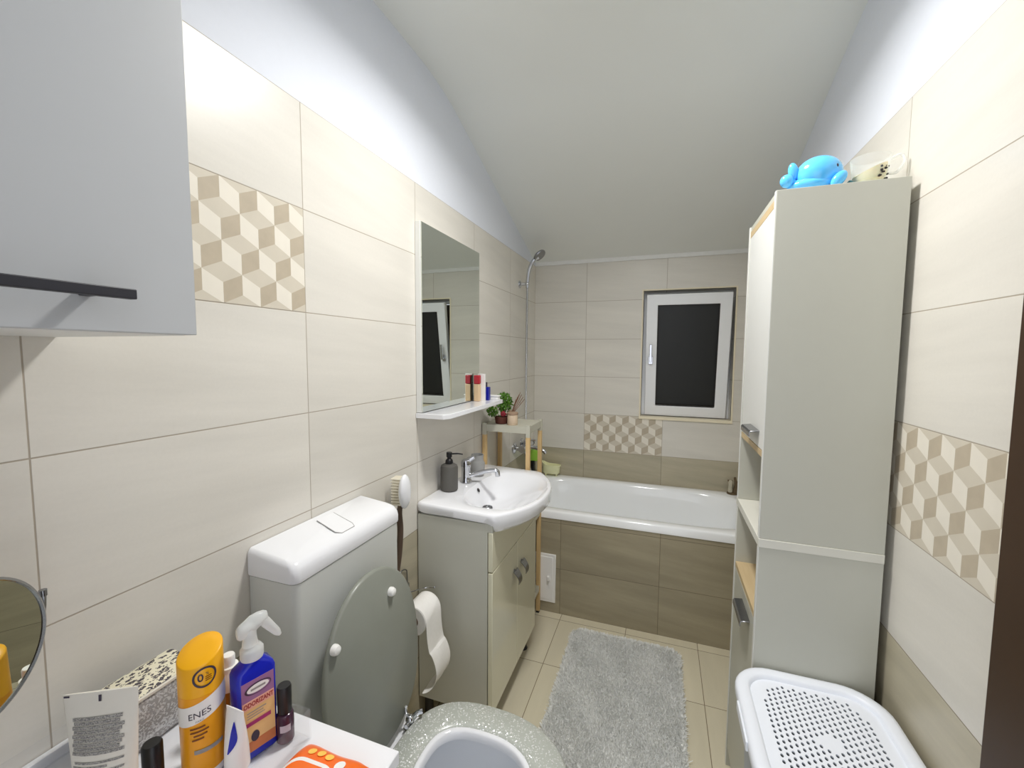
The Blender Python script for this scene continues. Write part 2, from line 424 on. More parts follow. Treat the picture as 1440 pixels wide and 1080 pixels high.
# front wall with the doorway the picture is taken from
mb = MB()
mb.box(0, 0.56, -0.12, -0.02, 0, CZ); mb.box(R-0.02, R, -0.12, -0.02, 0, CZ); mb.box(0.56, R-0.02, -0.12, -0.02, 2.06, CZ)
struct('wall_front', mb, 'plaster', smooth=False)
# ceiling
mb = MB()
mb.prism([(-0.1, -0.12, CZ), *[(-0.1, y, ceil_z(y)) for y in YS], (-0.1, YB+0.2, ceil_z(YB+0.2)), (-0.1, YB+0.2, CZ+0.1), (-0.1, -0.12, CZ+0.1)], (R+0.2, 0, 0))
struct('ceiling', mb, 'ceil', angle=20)
mb = MB(); mb.box(-0.1, R+0.1, -0.12, YB+0.2, -0.1, 0); struct('floor', mb, 'tile_floor', smooth=False)
mb = MB(); mb.box(0, R, YB-0.012, YB, 1.998, 2.036); struct('trim_1', mb, 'trimw', bevel=0.003)
# tile edging around the window
mb = MB(); t = 0.009
mb.box(WX0-t, WX0, YB-0.004, YB+0.02, WZ0-t, WZ1+t); mb.box(WX1, WX1+t, YB-0.004, YB+0.02, WZ0-t, WZ1+t)
mb.box(WX0, WX1, YB-0.004, YB+0.02, WZ1, WZ1+t); mb.box(WX0-t, WX1+t, YB-0.010, YB+0.045, WZ0-0.014, WZ0+0.003)
M['edging'] = mat('edging_strip', (234, 224, 198), 0.4)
struct('trim_2', mb, 'edging', bevel=0.001)
# the door leaf, opened flat against the right wall
dl = thing('door_1', 'dark brown wooden door leaf standing open against the right wall', 'door', (1.30, 0.0, 0.0))
dl['kind'] = 'structure'
mb = MB(); mb.box(1.302, 1.338, 0.0, 0.774, 0.008, 2.02); put('leaf', mb, 'wenge', dl, bevel=0.003)
mb = MB()
for z in (0.25, 1.75): mb.cyl((1.345, 0.004, z-0.05), (1.345, 0.004, z+0.05), 0.007)
put('hinge', mb, 'chromed', dl)

# window
w = thing('window_1', 'white framed tilted window with dark frosted pane in the back wall', 'window', (0.98, YB+0.1, WZ0)); w['kind'] = 'structure'
def mitre(mb, x0, x1, z0, z1, wd, y0, y1):
    O = [(x0, z0), (x1, z0), (x1, z1), (x0, z1)]; I = [(x0+wd, z0+wd), (x1-wd, z0+wd), (x1-wd, z1-wd), (x0+wd, z1-wd)]
    mb.loft([[(x, y0, z) for x, z in O], [(x, y1, z) for x, z in O], [(x, y1, z) for x, z in I], [(x, y0, z) for x, z in I]], closed=True)
def ring(mb, x0, x1, z0, z1, wd, y0, y1):
    mb.box(x0, x0+wd, y0, y1, z0, z1); mb.box(x1-wd, x1, y0, y1, z0, z1)
    mb.box(x0+wd, x1-wd, y0, y1, z0, z0+wd); mb.box(x0+wd, x1-wd, y0, y1, z1-wd, z1)
mb = MB(); ring(mb, WX0, WX1, WZ0, WZ1, 0.022, 2.925, 2.97); put('outer_frame', mb, 'pvc', w, bevel=0.002)
mb = MB(); mb.box(WX0+0.022, WX1-0.022, 2.99, 3.0, WZ0+0.022, WZ1-0.022); put('dark_backing', mb, 'recess', w)  # dark sheet standing for the unlit outside, also blocks the world light
# tilted sash, built upright then leaned about its bottom edge
SX0, SX1, SH, SW = 0.738, 1.221, 0.768, 0.066
piv = Vector((0, 2.888, 1.012)); tilt = Matrix.Translation(piv) @ Matrix.Rotation(math.radians(8.4), 4, 'X') @ Matrix.Translation(-piv)
mb = MB(); mitre(mb, SX0, SX1, 1.004, 1.012+SH, SW, 2.888, 2.93)
put('sash', mb.xf(tilt), 'pvc', w, bevel=0.004)
mb = MB(); ring(mb, SX0+SW, SX1-SW, 1.012+SW, 1.012+SH-SW, 0.004, 2.890, 2.915)
sh = put('gasket', mb.xf(tilt), 'dark', w)
mb = MB(); mb.box(SX0+SW+0.002, SX1-SW-0.002, 2.902, 2.91, 1.012+SW+0.002, 1.012+SH-SW-0.002); put('pane', mb.xf(tilt), 'pane', w)
mb = MB(); mb.box(SX0+0.018, SX0+0.044, 2.876, 2.888, 1.345, 1.395); mb.box(SX0+0.024, SX0+0.038, 2.845, 2.858, 1.362, 1.475); mb.cyl((SX0+0.031, 2.888, 1.37), (SX0+0.031, 2.85, 1.37), 0.008)
put('handle', mb.xf(tilt), 'chrome', w, bevel=0.002)

# ceiling lamp
lp = thing('ceiling_lamp', 'round white flush ceiling lamp, lit, above the middle of the room', 'lamp', (0.69, 1.08, CZ))
LC = (0.69, 1.08)
mb = MB(); mb.lathe((*LC, 0), [(0.125, CZ), (0.128, CZ-0.012), (0.125, CZ-0.026), (0.114, CZ-0.028), (0.112, CZ-0.022)], n=48, cap0=False, cap1=False); put('lamp_rim', mb, 'white', lp)
mb = MB(); mb.lathe((*LC, 0), [(0.1125, CZ-0.024), (0.08, CZ-0.0245), (0.0, CZ-0.025)], n=48, cap0=False, cap1=False); put('diffuser', mb, 'lamp', lp)

al = bpy.data.lights.new('lamp_light', 'AREA'); al.shape = 'DISK'; al.size = 0.21; al.energy = 8.4; al.color = (1.0, 0.985, 0.955); al.spread = math.radians(156)
lo_ = bpy.data.objects.new('lamp_light', al); COL.objects.link(lo_); lo_.location = (LC[0], LC[1], CZ-0.029)
# ------------------------------------------------------------------ wall cabinet (top left)
wc = thing('wall_cabinet', 'pale grey wall cabinet with a long black bar handle at top left', 'cabinet', (0.15, 0.17, 1.42))
mb = MB(); mb.box(0.0, 0.276, 0.0, 0.346, 1.422, 2.12); put('body', mb, 'lamW', wc, bevel=0.001)
M['doorg'] = mat('pale_grey_laminate', (190, 192, 193), 0.4, var=0.01)
mb = MB(); mb.box(0.278, 0.296, 0.0, 0.346, 1.4225, 2.12); d = put('door', mb, 'doorg', wc, bevel=0.001)
mb = MB(); mb.box(0.320, 0.330, 0.02, 0.266, 1.455, 1.465)
mb.box(0.295, 0.322, 0.235, 0.245, 1.4565, 1.4635); mb.box(0.295, 0.322, 0.04, 0.05, 1.4565, 1.4635)
h = put('handle', mb, 'blk', d, bevel=0.001); h['label'] = 'black bar handle'

# ------------------------------------------------------------------ wall mirror with shelf
wm = thing('wall_mirror', 'rectangular wall mirror with a white shelf along its bottom edge above the washbasin', 'mirror', (0, 1.55, 1.16))
mb = MB(); mb.box(0.001, 0.022, 1.305, 1.81, 1.186, 1.865); put('backing_board', mb, 'lamW', wm, bevel=0.001)
mb = MB(); mb.box(0.0225, 0.0265, 1.307, 1.808, 1.188, 1.863); put('mirror_glass', mb, 'mirror', wm)
mb = MB(); mb.prism([(0.001, 1.30, 1.166), (0.112, 1.30, 1.166), (0.128, 1.325, 1.166), (0.128, 1.855, 1.166), (0.112, 1.87, 1.166), (0.001, 1.87, 1.166)], (0, 0, 0.018)); put('shelf', mb, 'gloss', wm, bevel=0.0015)

pb = thing('cosmetic_bottle', 'small beige bottle with a red cap on the mirror shelf', 'bottle', (0.058, 1.73, 1.184))
mb = MB(); mb.box(0.034, 0.061, 1.728, 1.752, 1.1842, 1.262); put('bottle_body', mb, 'beige', pb, bevel=0.003)
mb = MB(); mb.box(0.0335, 0.0615, 1.7275, 1.7525, 1.263, 1.303); c = put('cap', mb, 'red', pb, bevel=0.004)
bx = thing('cosmetic_box', 'tall white cosmetic box behind the red-capped bottle on mirror shelf', 'box', (0.07, 1.765, 1.184))
mb = MB(); mb.box(0.040, 0.076, 1.760, 1.772, 1.1842, 1.308); put('carton', mb, 'white', bx, bevel=0.001)
bl = thing('blue_jar', 'small deep blue bottle beside the white box on mirror shelf', 'bottle', (0.086, 1.80, 1.184))
mb = MB(); mb.box(0.064, 0.084, 1.785, 1.81, 1.1842, 1.246); put('jar_body', mb, 'blued', bl, bevel=0.002)
mb = MB(); mb.cyl((0.069, 1.797, 1.246), (0.069, 1.797, 1.268), 0.004); put('applicator', mb, 'ink', bl)
sp_ = thing('soap_saver', 'flat white plastic dish lying at far end of mirror shelf', 'dish', (0.075, 1.84, 1.184))
mb = MB(); mb.loft([rrect(0.05, 0.115, 1.828, 1.862, 0.01, z) for z in (1.1842, 1.198)]); mb.loft([rrect(0.045, 0.12, 1.825, 1.865, 0.012, z) for z in (1.1985, 1.204)]); put('dish', mb, 'white', sp_, bevel=0.002)

# ------------------------------------------------------------------ vanity and washbasin
vc = thing('vanity_cabinet', 'cream gloss vanity cabinet with two doors under the washbasin', 'cabinet', (0.15, 1.57, 0))
mb = MB()
mb.box(0.004, 0.282, 1.302, 1.318, 0.10, 0.810); mb.box(0.004, 0.282, 1.829, 1.845, 0.10, 0.810)
mb.box(0.004, 0.282, 1.318, 1.829, 0.10, 0.116); mb.box(0.004, 0.016, 1.318, 1.829, 0.116, 0.76); mb.box(0.26, 0.282, 1.318, 1.829, 0.62, 0.65)
mb.box(0.2815, 0.301, 1.303, 1.318, 0.7795, 0.8095); mb.box(0.2815, 0.301, 1.829, 1.844, 0.7795, 0.8095)
put('carcass', mb, 'vanS', vc, bevel=0.0008)
mb = MB(); mb.box(0.285, 0.302, 1.302, 1.845, 0.638, 0.779); put('drawer_front', mb, 'cream', vc, bevel=0.002)
for a, b, hy in ((1.302, 1.5755, 1.535), (1.5775, 1.845, 1.625)):
    mb = MB(); mb.box(0.285, 0.302, a, b, 0.105, 0.634); dr = put('door', mb, 'cream', vc, bevel=0.002)
    mb = MB()
    loops = []
    for i in range(9):
        t = i/8; x = 0.306+0.022*math.sin(t*PI*0.62); z = 0.535-0.05*t
        loops.append([(x, hy-0.022+0.006*t, z), (x+0.004, hy-0.022+0.006*t, z+0.001), (x+0.004, hy+0.022-0.006*t, z+0.001), (x, hy+0.022-0.006*t, z)])
    mb.loft(loops); mb.cyl((0.301, hy, 0.532), (0.312, hy, 0.532), 0.006)
    hh = put('handle', mb, 'chromed', dr, bevel=0.0008); hh['label'] = 'curved chrome pull'
for x, y in ((0.03, 1.33), (0.255, 1.33), (0.03, 1.815), (0.255, 1.815)):
    mb = MB(); mb.lathe((x, y, 0), [(0.018, 0), (0.02, 0.004), (0.016, 0.012), (0.016, 0.085), (0.022, 0.0995)], n=20); put('foot', mb, 'dark', vc)

wb = thing('washbasin', 'white ceramic washbasin with curved front, set on the vanity cabinet', 'washbasin', (0.2, 1.59, 0.81))
N = 120; bc = (0.235, 1.59)
fr = [(0.0, 0.424), (0.05, 0.422), (0.10, 0.414), (0.15, 0.399), (0.20, 0.376), (0.25, 0.345), (0.285, 0.318), (0.292, 0.305)]
def front_x(dy):
    dy = abs(dy)
    for i in range(len(fr)-1):
        if fr[i][0] <= dy <= fr[i+1][0]:
            t = (dy-fr[i][0])/(fr[i+1][0]-fr[i][0]); return fr[i][1]+(fr[i+1][1]-fr[i][1])*t
    return fr[-1][1]
def basin_hit(a, inset=0.0):
    dx, dy = math.cos(a), math.sin(a); lo, hi = 0.0, 0.8
    def inside(r):
        x = bc[0]+dx*r; y = dy*r
        return abs(y) <= 0.294-inset and x >= 0.003+inset and x <= front_x(y)-inset
    for _ in range(40):
        m = (lo+hi)/2
        if inside(m): lo = m
        else: hi = m
    return lo
angs = [2*PI*j/N for j in range(N)]
out = [basin_hit(a) for a in angs]
def bloop(rs, zf): return [(bc[0]+math.cos(a)*r, bc[1]+math.sin(a)*r, zf(bc[0]+math.cos(a)*r) if callable(zf) else zf) for a, r in zip(angs, rs)]
rimz = lambda x: 0.856-0.012*max(0, min(1, x/0.4))
def bowl_r(a, k=1.0):
    # bowl edge: wide towards the front, stopping before the tap deck
    c, s_ = math.cos(a), math.sin(a)
    rx = 0.165 if c > 0 else 0.125; ry = 0.235; e = 2.6
    r = 1/((abs(c)/rx)**e+(abs(s_)/ry)**e)**(1/e)
    return min(r*k, (basin_hit(a)-0.018)*k if k == 1.0 else r*k)
br = [bowl_r(a) for a in angs]
L_ = []
def under(a, r):
    x = bc[0]+math.cos(a)*r
    return 0.8115 if x < 0.284 else 0.7805
L_.append([(bc[0]+math.cos(a)*r*0.4-0.08, bc[1]+math.sin(a)*r*0.4, 0.722) for a, r in zip(angs, out)])
L_.append([(bc[0]+math.cos(a)*r*0.55-0.07, bc[1]+math.sin(a)*r*0.55, 0.75) for a, r in zip(angs, out)])
L_.append([(bc[0]+math.cos(a)*(r-0.03), bc[1]+math.sin(a)*(r-0.03), under(a, r-0.03)) for a, r in zip(angs, out)])
L_.append(bloop([r-0.016 for r in out], lambda x: 0.8115-0.031*max(0, min(1, (x-0.284)/0.02))))
L_.append(bloop([r-0.002 for r in out], lambda x: rimz(x)-0.034-0.016*max(0, min(1, (x-0.28)/0.08))))
L_.append(bloop(out, lambda x: rimz(x)-0.010)); L_.append(bloop([r-0.003 for r in out], lambda x: rimz(x)-0.002)); L_.append(bloop([r-0.008 for r in out], rimz))
mid = [(o-0.012)*0.35+b*0.65 if b < o-0.03 else b+0.001 for o, b in zip(out, br)]
L_.append(bloop(mid, lambda x: rimz(x)-0.001))
for k, dz in ((1.0, 0.003), (0.97, 0.007), (0.92, 0.014), (0.84, 0.025), (0.72, 0.042), (0.60, 0.054), (0.50, 0.074), (0.35, 0.092), (0.2, 0.098), (0.09, 0.100)):
    # drift of the bowl floor towards the drain
    sh_ = (1-k)*(-0.082)
    L_.append([(p[0]+sh_, p[1], p[2]-dz) for p in bloop([r*k for r in br], rimz)])
mb = MB(); mb.loft(L_, cap0=True, cap1=True); put('basin', mb, 'cer', wb, angle=60)
mb = MB(); mb.lathe((0.162, 1.59, 0.7505), [(0.022, 0.0), (0.022, 0.005), (0.019, 0.008), (0.017, 0.004), (0.0, 0.003)], n=32); put('drain', mb, 'chromed', wb)
mb = MB(); mb.lathe((0.1195, 1.59, 0.823), [(0.009, 0), (0.009, 0.002), (0.006, 0.002), (0.005, 0.001), (0, 0.001)], axis=(1, 0, 0.6), n=24); put('overflow_ring', mb, 'chromed', wb)
mb = MB(); mb.lathe((0.1210, 1.59, 0.8238), [(0.0055, 0), (0.0055, 0.0015), (0.0, 0.0016)], axis=(1, 0, 0.6), n=20); put('overflow_hole', mb, 'black', wb)

fa = thing('basin_faucet', 'chrome single-lever mixer tap standing on the washbasin deck', 'faucet', (0.062, 1.59, 0.855))
mb = MB(); mb.lathe((0.062, 1.59, 0.855), [(0.026, 0), (0.026, 0.004), (0.022, 0.010), (0.020, 0.02), (0.019, 0.06), (0.021, 0.066), (0.021, 0.07)], n=32)
put('tap_body', mb, 'chrome', fa)
mb = MB(); mb.tube([(0.062, 1.59, 0.878), (0.10, 1.60, 0.889), (0.15, 1.618, 0.902), (0.182, 1.628, 0.905), (0.192, 1.632, 0.897)], [0.013, 0.010, 0.009, 0.009, 0.009], 16); mb.cyl((0.190, 1.631, 0.900), (0.192, 1.632, 0.880), 0.0105)
put('spout', mb, 'chrome', fa)
mb = MB(); mb.lathe((0.062, 1.59, 0.926), [(0.021, 0), (0.0215, 0.012), (0.018, 0.022), (0.010, 0.027), (0, 0.028)], n=28); mb.tube([(0.062, 1.591, 0.938), (0.078, 1.595, 0.952), (0.096, 1.60, 0.962)], [0.014, 0.012, 0.008], 14)
put('lever', mb, 'chrome', fa)

sd = thing('soap_dispenser', 'dark grey ribbed soap dispenser with black pump on washbasin corner', 'soap dispenser', (0.047, 1.468, 0.855))
mb = MB(); mb.lathe((0.047, 1.468, 0.855), [(0.030, 0), (0.034, 0.003), (0.0345, 0.01), (0.0345, 0.092), (0.032, 0.100), (0.024, 0.105), (0.014, 0.107)], n=40); put('bottle_body', mb, 'grey', sd)
mb = MB(); mb.lathe((0.047, 1.468, 0.962), [(0.0145, 0), (0.0155, 0.003), (0.0145, 0.012), (0.011, 0.018), (0.008, 0.020), (0.008, 0.024), (0.011, 0.027), (0.0115, 0.044), (0.010, 0.046), (0, 0.046)], n=28)
pm = put('pump', mb, 'black', sd); mb = MB(); mb.tube([(0.055, 1.470, 1.001), (0.08, 1.480, 1.002), (0.098, 1.487, 0.999)], [0.0035, 0.003, 0.0022], 10); put('nozzle', mb, 'black', pm)
cu = tag(put('toothbrush_cup', MB().lathe((0.066, 1.70, 0.854), [(0.028, 0), (0.031, 0.003), (0.034, 0.03), (0.034, 0.055), (0.029, 0.066), (0.027, 0.07), (0.028, 0.09), (0.0285, 0.094), (0.0265, 0.094), (0.025, 0.07), (0.031, 0.05), (0.03, 0.006), (0, 0.005)], n=40), 'greyl'), 'light grey ceramic tumbler behind the basin tap', 'cup')

# ------------------------------------------------------------------ toilet
CY = 0.812
ci = thing('toilet_cistern', 'white plastic wall-hung flush cistern behind the raised toilet lid', 'toilet cistern', (0.07, CY, 0.5))
def cprof(x1, z1, y0, y1, z0, fr_=0.0):
    pass
Y0c, Y1c = 0.628, 1.005
def crr(x1, ins, z): # plan of the cistern: flat back, rounded front corners
    P = []; r = 0.018
    P.append((0.002, Y0c+ins, z)); 
    for i in range(7): a = -PI/2+PI/2*i/6; P.append((x1-r+r*math.cos(a), Y0c+ins+r+r*math.sin(a), z))
    for i in range(7): a = PI/2*i/6; P.append((x1-r+r*math.cos(a), Y1c-ins-r+r*math.sin(a), z))
    P.append((0.002, Y1c-ins, z)); return P
mb = MB(); mb.loft([crr(0.118, 0.012, 0.50), crr(0.126, 0.006, 0.53), crr(0.131, 0.003, 0.70), crr(0.131, 0.003, 0.915)]); put('tank', mb, 'cist', ci)
def lidtop(z, x1, ins):
    return [(p[0], p[1], z-(0.020*(p[0]/0.133)**2)) for p in crr(x1, ins, z)]
ll = [crr(0.133, 0.001, 0.9175), crr(0.134, 0.0, 0.922)]
ll.append([(p[0], p[1], 0.936) for p in crr(0.134, 0.0, 0)])
ll += [lidtop(0.966, 0.132, 0.001), lidtop(0.974, 0.126, 0.005), lidtop(0.977, 0.115, 0.010)]
mb = MB(); mb.loft(ll); put('tank_lid', mb, 'gloss', ci, angle=50)
bt = [(0.024, CY-0.010), (0.100, CY-0.030), (0.113, CY-0.022), (0.113, CY+0.022), (0.100, CY+0.030), (0.024, CY+0.048)]
zt = lambda x: 0.977-(0.020*(x/0.133)**2)+0.0003
mb = MB(); mb.prism([(x, y, zt(x)-0.0002) for x, y in bt], (0, 0, 0.0008)); put('flush_button', mb, 'gloss', ci)
mb = MB(); mb.tube([(x, y, zt(x)+0.0001) for x, y in [bt[0], bt[1], bt[2], bt[3], bt[4], bt[5]]], 0.0010, 6, smooth=0); o = put('button_gap', mb, 'inkg', ci)

tl = thing('toilet', 'white toilet with glittery grey seat and its grey lid raised', 'toilet', (0.42, CY, 0))
def oval(cx, cy, rx0, rx1, ry, z, n=64, e=2.3):
    P = []
    for j in range(n):
        a = 2*PI*j/n; c, s_ = math.cos(a), math.sin(a); rx = rx1 if c > 0 else rx0
        ee = 2.15 if c > 0 else e+0.6
        r = 1/((abs(c)/rx)**ee+(abs(s_)/ry)**ee)**(1/ee); P.append((cx+c*r, cy+s_*r, z))
    return P
o_ = lambda rx0, rx1, ry, z, cx=0.43: oval(cx, CY, rx0, rx1, ry, z)
mb = MB()
mb.loft([o_(0.16, 0.14, 0.10, 0.0, 0.36), o_(0.15, 0.13, 0.095, 0.05, 0.36), o_(0.14, 0.13, 0.09, 0.18, 0.37), o_(0.16, 0.17, 0.13, 0.30, 0.40), o_(0.19, 0.215, 0.172, 0.37), o_(0.20, 0.225, 0.18, 0.402), o_(0.197, 0.222, 0.177, 0.408),
         o_(0.155, 0.17, 0.128, 0.408), o_(0.148, 0.163, 0.122, 0.398), o_(0.15, 0.165, 0.124, 0.37), o_(0.135, 0.14, 0.112, 0.31), o_(0.10, 0.09, 0.085, 0.25), o_(0.06, 0.05, 0.055, 0.20)])
put('bowl', mb, 'cer', tl, angle=60)
mb = MB(); mb.loft([o_(0.112, 0.105, 0.09, 0.262), o_(0.10, 0.09, 0.08, 0.2625)]); put('bowl_water', mb, 'water', tl)
mb = MB(); mb.loft([rrect(0.155, 0.262, CY-0.115, CY+0.115, 0.02, z) for z in (0.385, 0.409)]); mb.box(0.004, 0.17, CY-0.06, CY+0.06, 0.16, 0.30); mb.box(0.10, 0.25, CY-0.09, CY+0.09, 0.20, 0.385); put('hinge_deck', mb, 'cer', tl, bevel=0.003)
SC = 0.45
so = lambda rx0, rx1, ry, z: oval(SC, CY, rx0, rx1, ry, z, e=2.2)
mb = MB(); mb.loft([so(0.205, 0.220, 0.188, 0.411), so(0.211, 0.226, 0.194, 0.417), so(0.211, 0.226, 0.194, 0.426), so(0.205, 0.220, 0.188, 0.432), so(0.150, 0.155, 0.125, 0.436), so(0.138, 0.143, 0.113, 0.434), so(0.130, 0.135, 0.105, 0.424), so(0.130, 0.135, 0.105, 0.413)], closed=True); put('seat', mb, 'glit', tl, angle=60)
mb = MB(); mb.loft([so(0.1345, 0.1395, 0.1095, 0.4335), so(0.128, 0.133, 0.103, 0.4345), so(0.1225, 0.1275, 0.0975, 0.430), so(0.1225, 0.1275, 0.0975, 0.411), so(0.1305, 0.1355, 0.1055, 0.411), so(0.1305, 0.1355, 0.1055, 0.43)], closed=True); put('seat_inner_lip', mb, 'cer', tl, angle=60)
# raised lid: oval plate leaned on the cistern
def lid_loop(k, w):
    P = []
    for j in range(64):
        a = 2*PI*j/64; c, s_ = math.cos(a), math.sin(a)
        rz = 0.219; e = 2.1 if s_ > 0 else 2.5
        r = 1/((abs(c)/(0.172*k))**e+(abs(s_)/(rz*k))**e)**(1/e); P.append((w, c*r, 0.227+s_*r))
    return P
lm = Matrix.Translation((0.228, CY-0.012, 0.425)) @ Matrix.Rotation(math.radians(-5.2), 4, 'Y')
mb = MB(); mb.loft([lid_loop(0.975, 0.0), lid_loop(1.0, -0.004), lid_loop(1.0, -0.012), lid_loop(0.96, -0.018), lid_loop(0.6, -0.022)]); lid = put('lid', mb.xf(lm), 'lidg', tl, angle=60); lid['label'] = 'plain grey raised lid'
for y, z in ((0.066, 0.366), (-0.136, 0.348)):
    mb = MB(); mb.lathe((0, 0, 0), [(0.0115, 0), (0.0115, 0.006), (0.009, 0.012), (0.004, 0.0145), (0, 0.015)], axis=(1, 0, 0), n=24)
    mb.xf(lm @ Matrix.Translation((0.0, y, z)))
    put('bumper', mb, 'white', lid)
for y in (CY-0.075, CY+0.075):
    mb = MB(); mb.lathe((0.236, y, 0.409), [(0.017, 0), (0.017, 0.004), (0.012, 0.006), (0.010, 0.018)], n=24); mb.ball((0.236, y, 0.434), 0.012); mb.tube([(0.236, y, 0.432), (0.229, y-0.006, 0.455), (0.232, y-0.012, 0.478)], 0.0035, 10); mb.tube([(0.236, y, 0.430), (0.250, y+0.012, 0.445), (0.262, y+0.02, 0.448)], [0.008, 0.006], 10); mb.cyl((0.236, y-0.02, 0.43), (0.236, y+0.02, 0.43), 0.006)
    put('hinge', mb, 'chrome', tl)

# bath brush hung on the wall
br_ = thing('bath_brush', 'long bath brush with white bristled head and dark brown handle hung on wall', 'brush', (0.03, 1.14, 0.6))
BB = Matrix.Translation((0.050, 1.132, 0.953)) @ Matrix.Rotation(math.radians(-80), 4, 'Z')
mb = MB(); mb.ball((0, 0.012, 0), (0.030, 0.018, 0.056), 28, 18); put('brush_head', mb.xf(BB), 'gloss', br_)
mb = MB()
for i in range(10):
    for k in range(4):
        z = -0.042+0.0093*i; x = -0.016+0.0105*k; mb.cyl((x-0.006, 0.006, z), (x*1.05-0.006, -0.030, z), 0.0032, 0.0028, 6)
put('bristles', mb.xf(BB), 'brist', br_)
mb = MB(); mb.tube([(0.044, 1.135, 0.905), (0.034, 1.143, 0.87), (0.034, 1.148, 0.82), (0.034, 1.143, 0.76), (0.034, 1.13, 0.70), (0.034, 1.112, 0.64), (0.034, 1.10, 0.60)], [0.008, 0.010, 0.010, 0.010, 0.009, 0.008], 14); put('brush_handle', mb, 'brown', br_)
mb = MB(); mb.cyl((0.0, 1.137, 0.885), (0.034, 1.137, 0.885), 0.004); put('hook', mb, 'chrome', br_)

# toilet paper
tp = thing('paper_holder', 'chrome wire toilet roll holder on dark wall tile beside vanity', 'paper holder', (0.0, 1.18, 0.5))
mb = MB(); mb.tube([(0.006, 1.165, 0.625), (0.006, 1.19, 0.645), (0.006, 1.218, 0.638), (0.006, 1.226, 0.61), (0.006, 1.226, 0.47)], 0.0022, 8); mb.tube([(0.006, 1.226, 0.47), (0.03, 1.245, 0.465), (0.09, 1.25, 0.50), (0.09, 1.242, 0.5378), (0.09, 1.12, 0.5378)], 0.0028, 8)
put('wire_frame', mb, M['chromed'], tp)
mb = MB(); mb.tube([(0.006, 1.19, 0.562), (0.06, 1.255, 0.562), (0.092, 1.262, 0.566)], 0.002, 8); mb.ball((0.095, 1.263, 0.567), 0.0045); mb.box(0.0, 0.006, 1.18, 1.24, 0.54, 0.58); put('wire_arm', mb, 'chrome', tp)
rl = thing('toilet_roll', 'white toilet paper roll with a loose hanging tail', 'toilet paper', (0.09, 1.18, 0.52))
mb = MB(); nn = 40
lp_ = []
for y, r in ((1.128, 0.0205), (1.128, 0.048), (1.23, 0.048), (1.23, 0.0205)):
    lp_.append([(0.09+math.cos(2*PI*j/nn)*r, y, 0.522+math.sin(2*PI*j/nn)*r) for j in range(nn)])
mb.loft(lp_, closed=True); put('roll', mb, 'paper', rl)
lp_ = []
for y, r in ((1.129, 0.0200), (1.127, 0.0185), (1.231, 0.0185), (1.229, 0.0200)):
    lp_.append([(0.09+math.cos(2*PI*j/nn)*r, y, 0.522+math.sin(2*PI*j/nn)*r) for j in range(nn)])
mb = MB(); mb.loft(lp_, closed=True); put('core', mb, 'card', rl)
mb = MB(); pts = []
for i in range(9):
    a = PI*0.62-PI*0.62*i/8; pts.append((0.09+0.0495*math.cos(a), 0.522+0.0495*math.sin(a), 0))
pts += [(0.141, 0.49, 0), (0.143, 0.455, 0.003), (0.146, 0.425, 0.006), (0.147, 0.418, 0.006), (0.154, 0.414, 0.007), (0.163, 0.39, 0.010), (0.170, 0.36, 0.012), (0.170, 0.33, 0.010), (0.160, 0.302, 0.004), (0.140, 0.288, -0.004), (0.122, 0.284, -0.01)]
vs = []
for k, (x, z, dy) in enumerate(pts):
    for q in range(7):
        y = 1.129+0.1*q/6+dy; vs.append((x+0.0012*math.sin(k*1.7+q*1.1), y, z+(0.002*math.sin(q*2.0+k) if k > 10 else 0)))
fs = [(k*7+q, k*7+q+1, (k+1)*7+q+1, (k+1)*7+q) for k in range(len(pts)-1) for q in range(6)]
mb.add(vs, fs); put('loose_tail', mb, 'paper', rl, solid=0.0008, sub=1)

# ------------------------------------------------------------------ bathtub
bt_ = thing('bathtub', 'white built-in bathtub with a brown tiled front under the window', 'bathtub', (R/2, 2.48, 0))
X0, X1, Y0, Y1 = 0.002, R-0.002, 2.131, YB-0.002; cx, cy = R/2, (Y0+Y1)/2; NB = 128
def rect_r(a, x0, x1, y0, y1, ccx=None, ccy=None):
    c, s_ = math.cos(a), math.sin(a); ccx = cx if ccx is None else ccx; ccy = cy if ccy is None else ccy
    r = 9
    if c > 1e-9: r = min(r, (x1-ccx)/c)
    if c < -1e-9: r = min(r, (x0-ccx)/c)
    if s_ > 1e-9: r = min(r, (y1-ccy)/s_)
    if s_ < -1e-9: r = min(r, (y0-ccy)/s_)
    return r
A_ = []
for j in range(NB): A_.append(2*PI*j/NB)
for q in (math.atan2(Y1-cy, X1-cx), math.atan2(Y1-cy, X0-cx), math.atan2(Y0-cy, X0-cx)+2*PI, math.atan2(Y0-cy, X1-cx)+2*PI):
    k = min(range(len(A_)), key=lambda i: abs(A_[i]-q)); A_[k] = q
def rl_(ins, z): return [(cx+math.cos(a)*rect_r(a, X0+ins, X1-ins, Y0+ins, Y1-ins), cy+math.sin(a)*rect_r(a, X0+ins, X1-ins, Y0+ins, Y1-ins), z) for a in A_]
def se(ax, ay, z, e=4.5, dx=0, dy=0):
    P = []
    for a in A_:
        c, s_ = math.cos(a), math.sin(a); r = 1/((abs(c)/ax)**e+(abs(s_)/ay)**e)**(1/e); P.append((cx+dx+c*r, cy+dy+s_*r, z))
    return P
mb = MB()
